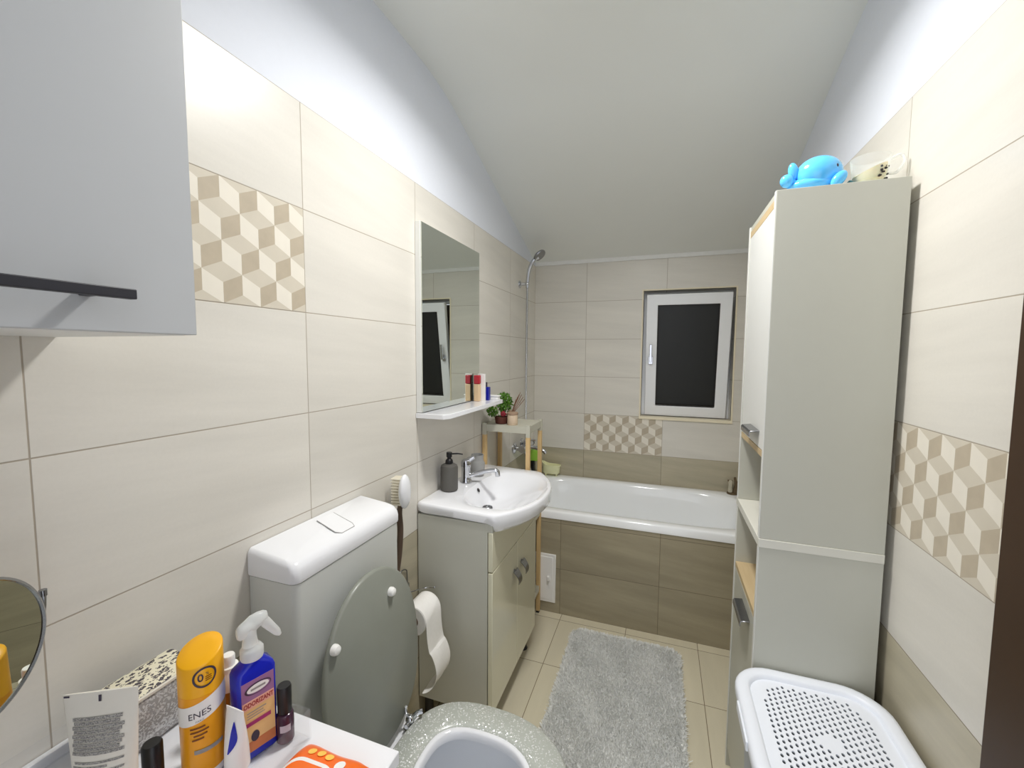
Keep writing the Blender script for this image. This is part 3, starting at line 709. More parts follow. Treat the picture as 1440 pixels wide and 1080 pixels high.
mb.loft([rl_(0.02, 0.522), rl_(0.0, 0.524), rl_(0.0, 0.556), rl_(0.004, 0.563), rl_(0.012, 0.565),
         se(0.612, 0.296, 0.5655, 5), se(0.602, 0.287, 0.561, 5), se(0.594, 0.279, 0.548, 4.8), se(0.582, 0.268, 0.50, 4.5), se(0.56, 0.25, 0.38, 4.2), se(0.53, 0.232, 0.25, 4), se(0.49, 0.205, 0.18, 3.6), se(0.40, 0.15, 0.158, 3), se(0.2, 0.08, 0.152, 2.5)], cap0=False)
put('tub_shell', mb, 'acr', bt_, angle=70)
mb = MB(); mb.box(0.0, R, 2.136, 2.156, 0, 0.522); ap = put('tiled_apron', mb, 'tile_apron', bt_, smooth=False)
mb = MB(); mb.box(0.132, 0.333, 2.129, 2.1365, 0.058, 0.326); hp = put('access_hatch', mb, 'white', bt_, bevel=0.002)
mb = MB(); mb.box(0.148, 0.317, 2.1265, 2.130, 0.074, 0.310); hd = put('hatch_door', mb, 'white', hp, bevel=0.001)
mb = MB(); mb.box(0.2885, 0.3015, 2.112, 2.127, 0.182, 0.208); put('hatch_knob', mb, 'white', hp, bevel=0.003)

# bath mixer + shower
mx = thing('bath_mixer', 'chrome wall mixer tap above the left end of the bathtub', 'faucet', (0.0, 2.47, 0.82))
mb = MB()
for y in (2.39, 2.54):
    mb.lathe((0.0005, y, 0.825), [(0.033, 0), (0.032, 0.006), (0.022, 0.014), (0.013, 0.017), (0.013, 0.045)], axis=(1, 0, 0), n=32); mb.cyl((0.04, y, 0.825), (0.062, y, 0.825), 0.018)
mb.cyl((0.055, 2.372, 0.825), (0.055, 2.56, 0.825), 0.021); mb.cyl((0.055, 2.45, 0.81), (0.055, 2.45, 0.785), 0.012)
mb.tube([(0.06, 2.49, 0.822), (0.11, 2.49, 0.815), (0.16, 2.49, 0.80), (0.175, 2.49, 0.785)], 0.012, 14)
put('mixer_body', mb, 'chrome', mx)
mb = MB(); mb.cyl((0.055, 2.465, 0.84), (0.055, 2.465, 0.868), 0.018); mb.box(0.05, 0.12, 2.455, 2.475, 0.862, 0.874); put('mixer_lever', mb, 'chrome', mx, bevel=0.003)
mb = MB(); mb.cyl((0.055, 2.56, 0.825), (0.055, 2.59, 0.825), 0.019); put('diverter_knob', mb, 'black', mx)
sh2 = thing('hand_shower', 'chrome hand shower on a wall bracket with long steel hose', 'shower', (0.0, 2.5, 1.8))
mb = MB(); mb.lathe((0.0005, 2.475, 1.825), [(0.024, 0), (0.023, 0.005), (0.010, 0.012), (0.009, 0.04)], axis=(1, 0, 0), n=28); mb.ball((0.05, 2.475, 1.825), 0.013); put('bracket', mb, 'chrome', sh2)
mb = MB(); mb.tube([(0.050, 2.475, 1.80), (0.052, 2.478, 1.86), (0.062, 2.482, 1.92), (0.085, 2.487, 1.965), (0.115, 2.49, 1.985)], [0.009, 0.011, 0.012, 0.012, 0.014], 16); put('shower_handle', mb, 'chrome', sh2)
mb = MB(); mb.lathe((0.118, 2.49, 1.998), [(0, -0.016), (0.02, -0.012), (0.038, -0.002), (0.041, 0.006), (0.038, 0.012), (0, 0.013)], axis=(0.62, -0.12, -0.72), n=36); put('shower_head', mb, M['chromed'], sh2)
mb = MB(); mb.tube([(0.050, 2.475, 1.80), (0.048, 2.48, 1.6), (0.045, 2.485, 1.3), (0.045, 2.49, 1.0), (0.045, 2.50, 0.85), (0.06, 2.52, 0.68), (0.085, 2.52, 0.60), (0.10, 2.49, 0.60), (0.085, 2.46, 0.68), (0.056, 2.45, 0.785)], 0.0065, 12); put('shower_hose', mb, 'hose', sh2)

# stand
st = thing('corner_stand', 'narrow pine stand with grey shelves between vanity and bathtub', 'shelf stand', (0.13, 2.0, 0))
sy0, sy1 = 1.893, 2.122
for x in (0.006, 0.232):
    for y in (sy0, sy1-0.020):
        mb = MB(); mb.box(x, x+0.020, y, y+0.020, 0.012, 1.00); mb.box(x+0.002, x+0.018, y+0.002, y+0.018, 0.0, 0.012, 1); lg = put('leg', mb, ['pine', 'dark'], st, bevel=0.001)
        mb = MB(); mb.box(x-0.0005, x+0.0205, y-0.0005, y+0.0205, 1.00, 1.058); put('leg_cap', mb, 'standg', lg, bevel=0.001)
for z, th in ((1.018, 0.034), (0.545, 0.03), (0.125, 0.03)):
    mb = MB()
    mb.box(0.0265, 0.2315, sy0+0.002, sy0+0.016, z, z+th); mb.box(0.0265, 0.2315, sy1-0.016, sy1-0.002, z, z+th)
    mb.box(0.008, 0.022, sy0+0.0205, sy1-0.0205, z, z+th); mb.box(0.236, 0.250, sy0+0.0205, sy1-0.0205, z, z+th)
    mb.box(0.022, 0.236, sy0+0.016, sy1-0.016, z+th-0.012, z+th); mb.box(0.0265, 0.2315, sy0+0.0155, sy0+0.017, z+th-0.012, z+th)
    put('shelf', mb, 'standg', st)
TZ = 1.0522
pl = thing('potted_plant', 'small bushy green plant in a brown wicker pot on the stand', 'plant', (0.085, 1.96, TZ))
mb = MB(); mb.lathe((0.088, 1.945, TZ), [(0.026, 0), (0.030, 0.004), (0.034, 0.030), (0.033, 0.036), (0.029, 0.036), (0.027, 0.03), (0, 0.03)], n=32); put('wicker_pot', mb, 'pot', pl)
def leaves(mb, c, r, n, s):
    for _ in range(n):
        d = Vector((random.gauss(0, 1), random.gauss(0, 1), random.gauss(0, 1))).normalized(); q = (random.random()**0.4)
        p = Vector(c)+Vector((d.x*r[0], d.y*r[1], d.z*r[2]))*q
        u = Vector((random.gauss(0, 1), random.gauss(0, 1), random.gauss(0, 1))).normalized(); w_ = d.cross(u).normalized() if d.cross(u).length > 0.01 else Vector((1, 0, 0))
        e = (d+u*0.8).normalized(); L = s*random.uniform(0.7, 1.3)
        mb.add([p, p+e*L*0.5+w_*L*0.3, p+e*L, p+e*L*0.5-w_*L*0.3], [(0, 1, 2, 3)])
mb = MB(); leaves(mb, (0.098, 1.955, TZ+0.105), (0.038, 0.032, 0.048), 650, 0.014); leaves(mb, (0.045, 1.93, TZ+0.060), (0.026, 0.02, 0.022), 260, 0.012)
for q in range(12):
    a = q*0.52; mb.tube([(0.088, 1.945, TZ+0.03), (0.09+0.012*math.cos(a), 1.948+0.012*math.sin(a), TZ+0.08)], 0.001, 5, smooth=0)
mb.tube([(0.088, 1.945, TZ+0.03), (0.06, 1.935, TZ+0.055), (0.046, 1.93, TZ+0.06)], 0.001, 5)
put('foliage', mb, 'leaf', pl, smooth=False)
mb = MB(); random.seed(3)
for _ in range(40):
    d = Vector((random.gauss(0, 1), random.gauss(0, 1), random.gauss(0, 1))).normalized(); mb.ball(Vector((0.106, 1.925, TZ+0.052))+d*0.010, (0.006, 0.006, 0.005), 8, 6)
put('red_flower', mb, 'rose', pl)
ca = thing('scented_candle', 'beige candle jar with brown lid on stand beside the plant', 'candle', (0.165, 1.955, TZ))
mb = MB(); mb.lathe((0.152, 1.930, TZ), [(0.024, 0), (0.026, 0.003), (0.026, 0.048), (0.024, 0.05)], n=32); put('jar', mb, 'jar', ca)
mb = MB(); mb.lathe((0.152, 1.930, TZ+0.0505), [(0.027, 0), (0.0275, 0.002), (0.0275, 0.010), (0.026, 0.012)], n=32); put('jar_lid', mb, 'jarl', ca)
rd = thing('reed_diffuser', 'glass reed diffuser with brown sticks standing behind the plant', 'diffuser', (0.135, 2.02, TZ))
mb = MB(); mb.lathe((0.10, 2.04, TZ), [(0.018, 0), (0.02, 0.003), (0.02, 0.035), (0.009, 0.045), (0.009, 0.055)], n=24); put('diffuser_bottle', mb, 'jarl', rd)
for k in range(7):
    mb = MB(); a = -0.5+k*0.25; mb.cyl((0.10, 2.04, TZ+0.02), (0.128+0.024*a+0.018, 2.045+0.02*a, TZ+0.150-0.012*abs(k-3)), 0.0017, n=8); put('reed', mb, 'stick', rd)

# things on the tub ledge
so_ = thing('soap_dish', 'pale yellow soap dish shaped like a little clawfoot bath on the tub rim', 'soap dish', (0.15, 2.78, 0.566))
def so2(ax, ay, z, c=(0.142, 2.772)):
    return [(c[0]+ax*math.copysign(abs(math.cos(2*PI*j/48))**0.8, math.cos(2*PI*j/48)), c[1]+ay*math.copysign(abs(math.sin(2*PI*j/48))**0.8, math.sin(2*PI*j/48)), z+(0.022*max(0, -math.cos(2*PI*j/48))**2 if z > 0.63 else 0)) for j in range(48)]
mb = MB(); mb.loft([so2(0.050, 0.024, 0.582), so2(0.058, 0.029, 0.588), so2(0.061, 0.031, 0.634), so2(0.066, 0.034, 0.636), so2(0.066, 0.034, 0.643), so2(0.058, 0.028, 0.643), so2(0.055, 0.025, 0.634), so2(0.050, 0.022, 0.598), so2(0.03, 0.015, 0.595)]); put('dish', mb, 'mint', so_, angle=50)
for x in (0.105, 0.179):
    for y in (2.755, 2.789):
        mb = MB(); mb.tube([(x, y, 0.59), (x+0.003, y, 0.578), (x, y, 0.5665)], [0.006, 0.004, 0.003], 10); put('foot', mb, 'mint', so_)
sg = thing('bath_sponge', 'lime green sponge standing on the tub rim behind the stand', 'sponge', (0.04, 2.64, 0.566))
mb = MB(); mb.loft([rrect(0.010, 0.092, 2.62, 2.66, 0.012, z) for z in (0.695, 0.765)]); put('sponge_top', mb, 'lime', sg, bevel=0.006)
mb = MB(); mb.loft([rrect(0.014, 0.062, 2.625, 2.66, 0.008, z) for z in (0.5662, 0.694)]); put('dark_base', mb, 'black', sg, bevel=0.004)
fg = thing('figurine', 'small cream and brown figurine on right end of the tub rim', 'figurine', (1.255, 2.79, 0.566))
mb = MB(); mb.lathe((1.262, 2.785, 0.5655), [(0.030, 0), (0.031, 0.006), (0.020, 0.012)], n=24); mb.tube([(1.275, 2.785, 0.572), (1.28, 2.785, 0.62), (1.272, 2.785, 0.668)], [0.014, 0.009, 0.006], 12); mb.tube([(1.28, 2.785, 0.63), (1.296, 2.785, 0.65)], [0.006, 0.004], 8, smooth=0); mb.box(1.235, 1.262, 2.778, 2.79, 0.640, 0.648); put('brown_branch', mb, 'figb', fg)
mb = MB(); mb.lathe((1.250, 2.78, 0.577), [(0.012, 0), (0.013, 0.01), (0.011, 0.045), (0.013, 0.058), (0.010, 0.07), (0, 0.074)], n=20); put('cream_body', mb, 'fig', fg)

# ------------------------------------------------------------------ bath rug
rg = MB(); random.seed(11)
rx0, rx1, ry0, ry1 = 0.455, 0.960, 1.23, 2.035
def in_rug(x, y, r=0.055):
    dx = max(rx0+r-x, x-(rx1-r), 0); dy = max(ry0+r-y, y-(ry1-r), 0); return math.hypot(dx, dy) <= r
base = [rrect(rx0+0.004, rx1-0.004, ry0+0.004, ry1-0.004, 0.05, z) for z in (0.0005, 0.008)]
rg.loft(base)
NT_ = 60000
vs, fs = [], []
for k in range(NT_):
    x = random.uniform(rx0, rx1); y = random.uniform(ry0, ry1)
    if not in_rug(x, y): continue
    e = min(x-rx0, rx1-x, y-ry0, ry1-y)
    wv = math.sin(x*31+math.sin(y*23)*2)+math.sin(y*37+math.sin(x*19)*2)
    h_ = 0.013*random.uniform(0.75, 1.15)*(1 if e > 0.01 else 0.75)
    lx = wv*0.0012+random.gauss(0, 0.004); ly = math.cos(x*27+y*18)*0.001+random.gauss(0, 0.004)
    if e < 0.012: lx += 0.006*(1 if rx1-x < 0.012 else -1 if x-rx0 < 0.012 else 0); ly += 0.006*(1 if ry1-y < 0.012 else -1 if y-ry0 < 0.012 else 0)
    a = random.uniform(0, PI); wx = 0.0022*math.cos(a); wy = 0.0022*math.sin(a); o = len(vs)
    vs += [(x-wx, y-wy, 0.005), (x+wx, y+wy, 0.005), (x+lx+wx*0.5, y+ly+wy*0.5, 0.005+h_), (x+lx-wx*0.5, y+ly-wy*0.5, 0.005+h_)]
    fs.append((o, o+1, o+2, o+3))
rg.add(vs, fs)
tag(put('bath_rug', rg, 'rug', smooth=False), 'light grey fluffy bath rug lying on the floor before the tub', 'rug')

# ------------------------------------------------------------------ tall cabinet
tc_ = thing('tall_cabinet', 'tall narrow white cabinet with oak edges and open niches by right wall', 'cabinet', (1.21, 1.35, 0))
ya, yb, xa, xb = 1.185, 1.52, 1.085, 1.345
mb = MB()
for y in (ya, yb-0.016):
    mb.box(xa, xb, y, y+0.016, 0.935, 1.80); mb.box(xa, xb, y, y+0.016, 0.0, 0.912)
mb.box(xa+0.002, xb, ya+0.016, yb-0.016, 1.785, 1.80)
mb.box(xb-0.006, xb, ya+0.016, yb-0.016, 0.935, 1.785); mb.box(xb-0.006, xb, ya+0.016, yb-0.016, 0.05, 0.912)
mb.box(xa+0.03, xb-0.006, ya+0.016, yb-0.016, 0.05, 0.066)
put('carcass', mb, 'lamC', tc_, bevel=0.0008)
mb = MB(); mb.box(xa-0.002, xb, ya-0.002, yb+0.001, 0.9125, 0.9345); put('middle_board', mb, mat('off_white_board', (214, 213, 203), 0.38, var=0.01), tc_, bevel=0.0008)
for y in (ya, yb-0.016):
    mb = MB(); mb.box(xa-0.0012, xa-0.0001, y+0.0004, y+0.0156, 0.936, 1.80); mb2 = MB(); mb2.box(xa-0.0012, xa-0.0001, y+0.0004, y+0.0156, 0.0, 0.911)
    put('edge_band', mb, 'lamW', tc_); put('edge_band', mb2, 'lamW', tc_)
mb = MB(); mb.box(xa+0.001, xb-0.006, ya+0.0165, yb-0.0165, 1.766, 1.7845); put('top_rail', mb, 'oak', tc_)
mb = MB(); mb.box(xa+0.001, xb-0.006, ya+0.0165, yb-0.0165, 1.140, 1.156); put('niche_top', mb, 'oak', tc_)
mb = MB(); mb.box(xa+0.001, xb-0.006, ya+0.0165, yb-0.0165, 0.708, 0.724); put('niche_floor', mb, 'oak', tc_)
mb = MB(); mb.box(xa+0.001, xa+0.017, ya+0.0175, yb-0.0175, 1.158, 1.765); d1 = put('door', mb, 'lamW', tc_, bevel=0.001)
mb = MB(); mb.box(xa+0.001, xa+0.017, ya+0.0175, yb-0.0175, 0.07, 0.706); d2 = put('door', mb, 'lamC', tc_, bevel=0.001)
for dd, z, yA, yB_ in ((d1, 1.20, 1.25, 1.37), (d2, 0.668, 1.25, 1.37)):
    mb = MB(); mb.prism([(xa+0.0012, yA, z+0.003), (xa-0.020, yA, z), (xa-0.024, yA, z-0.004), (xa-0.024, yA, z-0.016), (xa-0.021, yA, z-0.016), (xa-0.021, yA, z-0.006), (xa-0.019, yA, z-0.003), (xa+0.0012, yA, z)], (0, yB_-yA, 0))
    h = put('handle', mb, 'chromed', dd, bevel=0.001); h['label'] = 'flat grey metal pull'

# things on top of it
WZ = 1.8002
wh = thing('toy_whale', 'shiny sky blue whale bath toy on top of the tall cabinet', 'toy', (1.18, 1.24, WZ))
mb = MB(); mb.ball((1.185, 1.245, WZ+0.046), (0.050, 0.040, 0.043), 36, 22); mb.ball((1.176, 1.245, WZ+0.020), (0.058, 0.036, 0.0195), 32, 16)
put('body', mb, 'sky', wh)
mb = MB(); mb.tube([(1.150, 1.245, WZ+0.024), (1.132, 1.243, WZ+0.026), (1.124, 1.240, WZ+0.034)], [0.020, 0.013, 0.011], 18)
mb.ball((1.129, 1.238, WZ+0.058), (0.011, 0.009, 0.021), 20, 14, rot=Matrix.Rotation(math.radians(-8), 3, 'Y')); mb.ball((1.115, 1.232, WZ+0.034), (0.015, 0.012, 0.016), 20, 14)
put('tail', mb, 'sky', wh)
mb = MB(); mb.ball((1.216, 1.207, WZ+0.018), (0.013, 0.011, 0.021), 22, 16, rot=Matrix.Rotation(math.radians(38), 3, 'Y')); put('fin', mb, 'sky', wh)
mb = MB(); mb.ball((1.213, 1.2145, WZ+0.052), (0.0034, 0.0030, 0.0048), 14, 10); put('eye', mb, 'ink', wh)
cg = thing('candle_cup', 'clear glass cup with tilted cream candle wax on the tall cabinet', 'cup', (1.285, 1.24, WZ))
GC = (1.288, 1.245)
mb = MB(); mb.lathe((*GC, WZ), [(0.022, 0), (0.026, 0.002), (0.034, 0.03), (0.039, 0.070), (0.0375, 0.070), (0.0325, 0.03), (0.024, 0.005), (0.0, 0.005)], n=40, cap0=True, cap1=False); put('glass', mb, 'glass', cg)
mb = MB(); lw = []
for q, (r, h_) in enumerate(((0.0225, 0.0055), (0.0275, 0.015), (0.0318, 0.03))): lw.append([(GC[0]+r*math.cos(2*PI*j/40), GC[1]+r*math.sin(2*PI*j/40), WZ+h_) for j in range(40)])
lw.append([(GC[0]+0.0325*math.cos(2*PI*j/40), GC[1]+0.0325*math.sin(2*PI*j/40), WZ+0.041+0.014*math.cos(2*PI*j/40)) for j in range(40)])
mb.loft(lw); put('wax', mb, 'wax', cg)
mb = MB(); mb.tube([(GC[0]+0.037, GC[1]-0.004, WZ+0.062), (GC[0]+0.056, GC[1]-0.008, WZ+0.068), (GC[0]+0.062, GC[1]-0.01, WZ+0.05), (GC[0]+0.050, GC[1]-0.006, WZ+0.03), (GC[0]+0.036, GC[1]-0.003, WZ+0.030)], 0.0032, 10); put('cup_handle', mb, 'glassh', cg)
mb = MB(); random.seed(5)
for _ in range(16): mb.ball((GC[0]+0.014+random.uniform(-0.006, 0.012), GC[1]-0.030-random.uniform(0, 0.0015), WZ+random.uniform(0.010, 0.040)), random.uniform(0.0012, 0.003), 8, 6)
put('coffee_beans', mb, 'dark', cg)
tb = tag(put('teal_bottle_stopper', MB().lathe((1.243, 1.222, WZ), [(0.006, 0), (0.007, 0.002), (0.006, 0.012), (0.003, 0.016), (0, 0.017)], n=16), mat('teal_plastic', (60, 110, 112), 0.4)), 'tiny dark teal stopper between whale toy and candle cup', 'stopper')

# ------------------------------------------------------------------ laundry basket
lb = thing('laundry_basket', 'pale grey plastic laundry basket with perforated lid before tall cabinet', 'laundry basket', (1.18, 0.98, 0))
bx0, bx1, by0, by1 = 1.030, 1.352, 0.80, 1.178
mb = MB()
def rr2(i, z, r=0.09): return rrect(bx0+i, bx1-i, by0+i, by1-i, max(r-i, 0.02), z, 8)
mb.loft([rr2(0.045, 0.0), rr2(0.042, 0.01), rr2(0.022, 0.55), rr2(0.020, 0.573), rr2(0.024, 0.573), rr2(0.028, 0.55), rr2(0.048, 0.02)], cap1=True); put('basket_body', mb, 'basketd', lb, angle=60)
mb = MB()
mb.loft([rr2(0.018, 0.574), rr2(0.002, 0.575), rr2(0.0, 0.578), rr2(0.0, 0.594), rr2(0.004, 0.600), rr2(0.012, 0.602), rr2(0.026, 0.602), rr2(0.031, 0.598), rr2(0.033, 0.591)], cap0=False, cap1=False)
# perforated panel: staggered cells, most with a real hole
gx, gy = 0.0118, 0.0145
nx = 18; ny = 20
px0 = (bx0+bx1)/2-nx*gx/2; py0 = (by0+by1)/2-ny*gy/2
PZ = 0.5915
def cell(x, y, hole):
    if not hole:
        mb.add([(x, y, PZ), (x+gx, y, PZ), (x+gx, y+gy, PZ), (x, y+gy, PZ)], [(0, 1, 2, 3)]); return
    cx_, cy_ = x+gx/2, y+gy/2; k = 12; vs = []; 
    outer = [(1, 0), (1, .5), (1, 1), (.5, 1), (0, 1), (-.5, 1), (-1, 1), (-1, .5), (-1, 0), (-1, -.5), (-1, -1), (-.5, -1), (0, -1), (.5, -1), (1, -1), (1, -.5)]
    vs = [(cx_+a*gx/2, cy_+b*gy/2, PZ) for a, b in outer]
    vs += [(cx_+0.0031*math.cos(math.atan2(b, a)), cy_+0.0045*math.sin(math.atan2(b, a)), PZ) for a, b in outer]
    mb.add(vs, [(j, (j+1) % 16, 16+(j+1) % 16, 16+j) for j in range(16)])
    vs2 = vs[16:]+[(p[0], p[1], PZ-0.003) for p in vs[16:]]
    mb.add(vs2, [(j, (j+1) % 16, 16+(j+1) % 16, 16+j) for j in range(16)])
pc = ((bx0+bx1)/2, (by0+by1)/2)
for i in range(nx):
    oy = gy/2 if i % 2 else 0
    for j in range(ny):
        x = px0+i*gx; y = py0+j*gy+oy
        if j == ny-1 and i % 2: 
            mb.add([(x, y, PZ), (x+gx, y, PZ), (x+gx, y+gy/2, PZ), (x, y+gy/2, PZ)], [(0, 1, 2, 3)]); continue
        u = (x+gx/2-pc[0])/(nx*gx/2); v = (y+gy/2-pc[1])/(ny*gy/2)
        ok = (abs(u)**4+abs(v)**4) < 0.93 and not ((u/0.20)**2+(v/0.13)**2 < 1)
        cell(x, y, ok)
    if i % 2:
        x = px0+i*gx; mb.add([(x, py0, PZ), (x+gx, py0, PZ), (x+gx, py0+gy/2, PZ), (x, py0+gy/2, PZ)], [(0, 1, 2, 3)])
    else:
        pass
inn = rr2(0.033, 0.591); n_ = len(inn)
rc = []
hx, hy_ = nx*gx/2, ny*gy/2
for p in inn:
    dx, dy = p[0]-pc[0], p[1]-pc[1]; k = min(hx/abs(dx) if abs(dx) > 1e-9 else 9, hy_/abs(dy) if abs(dy) > 1e-9 else 9); rc.append((pc[0]+dx*k, pc[1]+dy*k, PZ))
# make sure the four corners of the cell field are in the ring
for sx in (1, -1):
    for sy in (1, -1):
        j = min(range(n_), key=lambda q: (rc[q][0]-(pc[0]+sx*hx))**2+(rc[q][1]-(pc[1]+sy*hy_))**2); rc[j] = (pc[0]+sx*hx, pc[1]+sy*hy_, PZ)
mb.loft([inn, rc], cap0=False, cap1=False)
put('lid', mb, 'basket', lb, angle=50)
mb = MB(); mb.box(bx0-0.004, bx0+0.004, 0.93, 1.045, 0.572, 0.594); put('lid_grip', mb, 'basket', lb, bevel=0.002)

# ------------------------------------------------------------------ foreground table and its clutter
TT = 0.80
ft = thing('storage_unit', 'white storage unit holding toiletries at the lower left', 'cabinet', (0.24, 0.25, 0))
mb = MB(); mb.box(0.002, 0.472, 0.0, 0.485, 0.03, TT-0.022); put('body', mb, 'lamW', ft, bevel=0.001)
mb = MB(); mb.box(0.002, 0.478, -0.002, 0.492, TT-0.021, TT); put('worktop', mb, 'gloss', ft, bevel=0.0015)
for z in (0.06, 0.30, 0.54):
    mb = MB(); mb.box(0.473, 0.488, 0.005, 0.48, z, z+0.225); dw = put('drawer', mb, 'lamW', ft, bevel=0.001)
    mb = MB(); mb.box(0.4885, 0.498, 0.18, 0.30, z+0.11, z+0.12); put('handle', mb, 'chromed', dw, bevel=0.001)
mb = MB(); mb.box(0.002, 0.012, 0.0, 0.34, TT+0.0003, TT+0.016); tag(put('wall_strip', mb, 'gloss', bevel=0.001), 'low white strip lying along the wall on the storage unit', 'strip')
TT += 0.0004
# clear organiser
tr = thing('clear_organiser', 'clear acrylic organiser tray with low walls holding the bottles', 'tray', (0.18, 0.33, TT))
mb = MB(); ox0, ox1, oy0, oy1, oh = 0.016, 0.337, 0.236, 0.463, 0.048; t = 0.003
mb.box(ox0, ox1, oy0, oy1, TT, TT+0.0025); put('tray_floor', mb, 'clear', tr)
for b in ((ox0, ox0+t, oy0, oy1), (ox1-t, ox1, oy0, oy1), (ox0+t, ox1-t, oy0, oy0+t), (ox0+t, ox1-t, oy1-t, oy1)):
    mb = MB(); mb.box(*b, TT+0.0027, TT+oh); put('tray_wall', mb, 'clear', tr)
TI = TT+0.0029
# cosmetic bag
bg = thing('cosmetic_bag', 'silver glitter cosmetic bag with a leopard print top by the wall', 'bag', (0.07, 0.37, TI))
mb = MB()
def bagl(x0, x1, y0, y1, z, r): return rrect(x0, x1, y0, y1, r, z)
mb.loft([bagl(0.040, 0.115, 0.325, 0.440, TI, 0.012), bagl(0.034, 0.124, 0.315, 0.448, TI+0.02, 0.014), bagl(0.030, 0.126, 0.312, 0.450, TI+0.05, 0.012), bagl(0.042, 0.116, 0.322, 0.446, TI+0.076, 0.008)]); put('bag_body', mb, 'bagg', bg, angle=60)
mb = MB(); mb.loft([bagl(0.040, 0.119, 0.319, 0.448, TI+0.0765, 0.006), bagl(0.040, 0.119, 0.319, 0.448, TI+0.082, 0.006)]); put('white_rim', mb, 'skin', bg, bevel=0.001)
mb = MB(); mb.loft([bagl(0.042, 0.116, 0.321, 0.446, TI+0.0825, 0.005), bagl(0.050, 0.108, 0.325, 0.444, TI+0.086, 0.005)]); lf = put('leopard_flap', mb, 'leo', bg); lf['label'] = 'leopard print top flap'

def lid_text(o_parent, s, size, m, fn, bold=0.0, scale=(1, 1)):
    t_ = text_mb(s, size, scale, bold)
    t_.v = [tuple(fn(p[0], p[1])) for p in t_.v]; return put('lettering', t_, m, o_parent, smooth=False, local=True)
# yellow bottle
yb_ = thing('lotion_bottle', 'tall yellow lotion bottle with slanted cap and white label band', 'bottle', (0.230, 0.374, TI), rotz=0)
RY = 0.0272
ang0 = math.atan2(-0.018-0.372, 0.835-0.232)
def cylp(u, z, r=RY+0.0004): a = ang0+u/r; return (r*math.cos(a), r*math.sin(a), z)
mb = MB(); mb.lathe((0, 0, 0), [(0.025, 0), (RY, 0.003), (RY, 0.012)], n=48); put('bottle_base', mb, 'white', yb_, local=True)
mb = MB(); mb.lathe((0, 0, 0), [(RY, 0.0122), (RY, 0.125)], n=48); put('bottle_body', mb, 'yelb', yb_, local=True)
n = 48
loops = [[(RY*1.0*math.cos(2*PI*j/n), RY*math.sin(2*PI*j/n), 0.1252) for j in range(n)]]
sa = ang0+math.radians(90)+0.35
def capz(j, r, z): return z+0.0065*(r/RY)*math.cos(2*PI*j/n-sa)-0.006*(r/RY)*math.cos(2*PI*j/n-ang0)
for r, z in ((RY, 0.175), (RY-0.0004, 0.1765), (RY-0.0015, 0.1775), (0.012, 0.178)): loops.append([(r*math.cos(2*PI*j/n), r*math.sin(2*PI*j/n), capz(j, r, z)) for j in range(n)])
mb = MB(); mb.loft(loops); cp = put('cap', mb, 'yel', yb_, local=True, angle=60)
# white band, slanting
mb = MB(); lo = []; hi = []
vs = []; K = 40
for j in range(K+1):
    u = -0.042+0.084*j/K; zz = 0.105+0.010*math.sin(u/RY*0.9)
    vs += [cylp(u, zz-0.014), cylp(u, zz+0.014)]
mb.add(vs, [(2*j, 2*j+2, 2*j+3, 2*j+1) for j in range(K)]); put('label_band', mb, 'white', yb_, local=True)
r2 = RY+0.0008
lid_text(yb_, 'ENES', 0.0125, 'ink', lambda x, y: cylp(x-0.004, 0.101+y+0.2*x, r2))
lid_text(yb_, 'PARIS', 0.004, 'inkg', lambda x, y: cylp(x-0.004, 0.092+y+0.2*x, r2))
# emblem ring
mb = MB(); K = 48
for (ra, rb) in ((0.0145, 0.0118),):
    vs = []
    for j in range(K): a = 2*PI*j/K; vs += [cylp(ra*math.cos(a)+0.004, 0.152+ra*math.sin(a)+0.0, r2), cylp(rb*math.cos(a)+0.004, 0.152+rb*math.sin(a), r2)]
    mb.add(vs, [(2*j, (2*j+2) % (2*K), (2*j+3) % (2*K), 2*j+1) for j in range(K)])
put('emblem', mb, 'ink', yb_, local=True)
lid_text(yb_, '0', 0.015, 'ink', lambda x, y: cylp(x-0.001, 0.152+y, r2), bold=0.0002)
lid_text(yb_, '%', 0.006, 'ink', lambda x, y: cylp(x+0.007, 0.156+y, r2))
mb = MB()
for k in range(3):
    vs = []
    for j in range(5): u = 0.0045+0.0075*j/4; vs += [cylp(u, 0.1515-0.0028*k, r2), cylp(u, 0.1528-0.0028*k, r2)]
    mb.add(vs, [(2*j, 2*j+2, 2*j+3, 2*j+1) for j in range(4)])
put('emblem_print', mb, 'inkb', yb_, local=True); mb = MB()
for k, (u0, u1) in enumerate(((-0.016, 0.002), (-0.016, 0.006), (-0.012, 0.004), (-0.014, 0.0))):
    vs = []
    for j in range(6): u = u0+(u1-u0)*j/5; vs += [cylp(u, 0.0815-0.0055*k+0.1*u, r2), cylp(u, 0.0838-0.0055*k+0.1*u, r2)]
    mb.add(vs, [(2*j, 2*j+2, 2*j+3, 2*j+1) for j in range(5)])
put('small_print', mb, 'inkb', yb_, local=True)
mb = MB(); vs = []
for j in range(13): u = -0.012+0.036*j/12; vs += [cylp(u, 0.044, r2), cylp(u, 0.050, r2)]
mb.add(vs, [(2*j, 2*j+2, 2*j+3, 2*j+1) for j in range(12)]); put('label_stripe', mb, 'inkg', yb_, local=True)

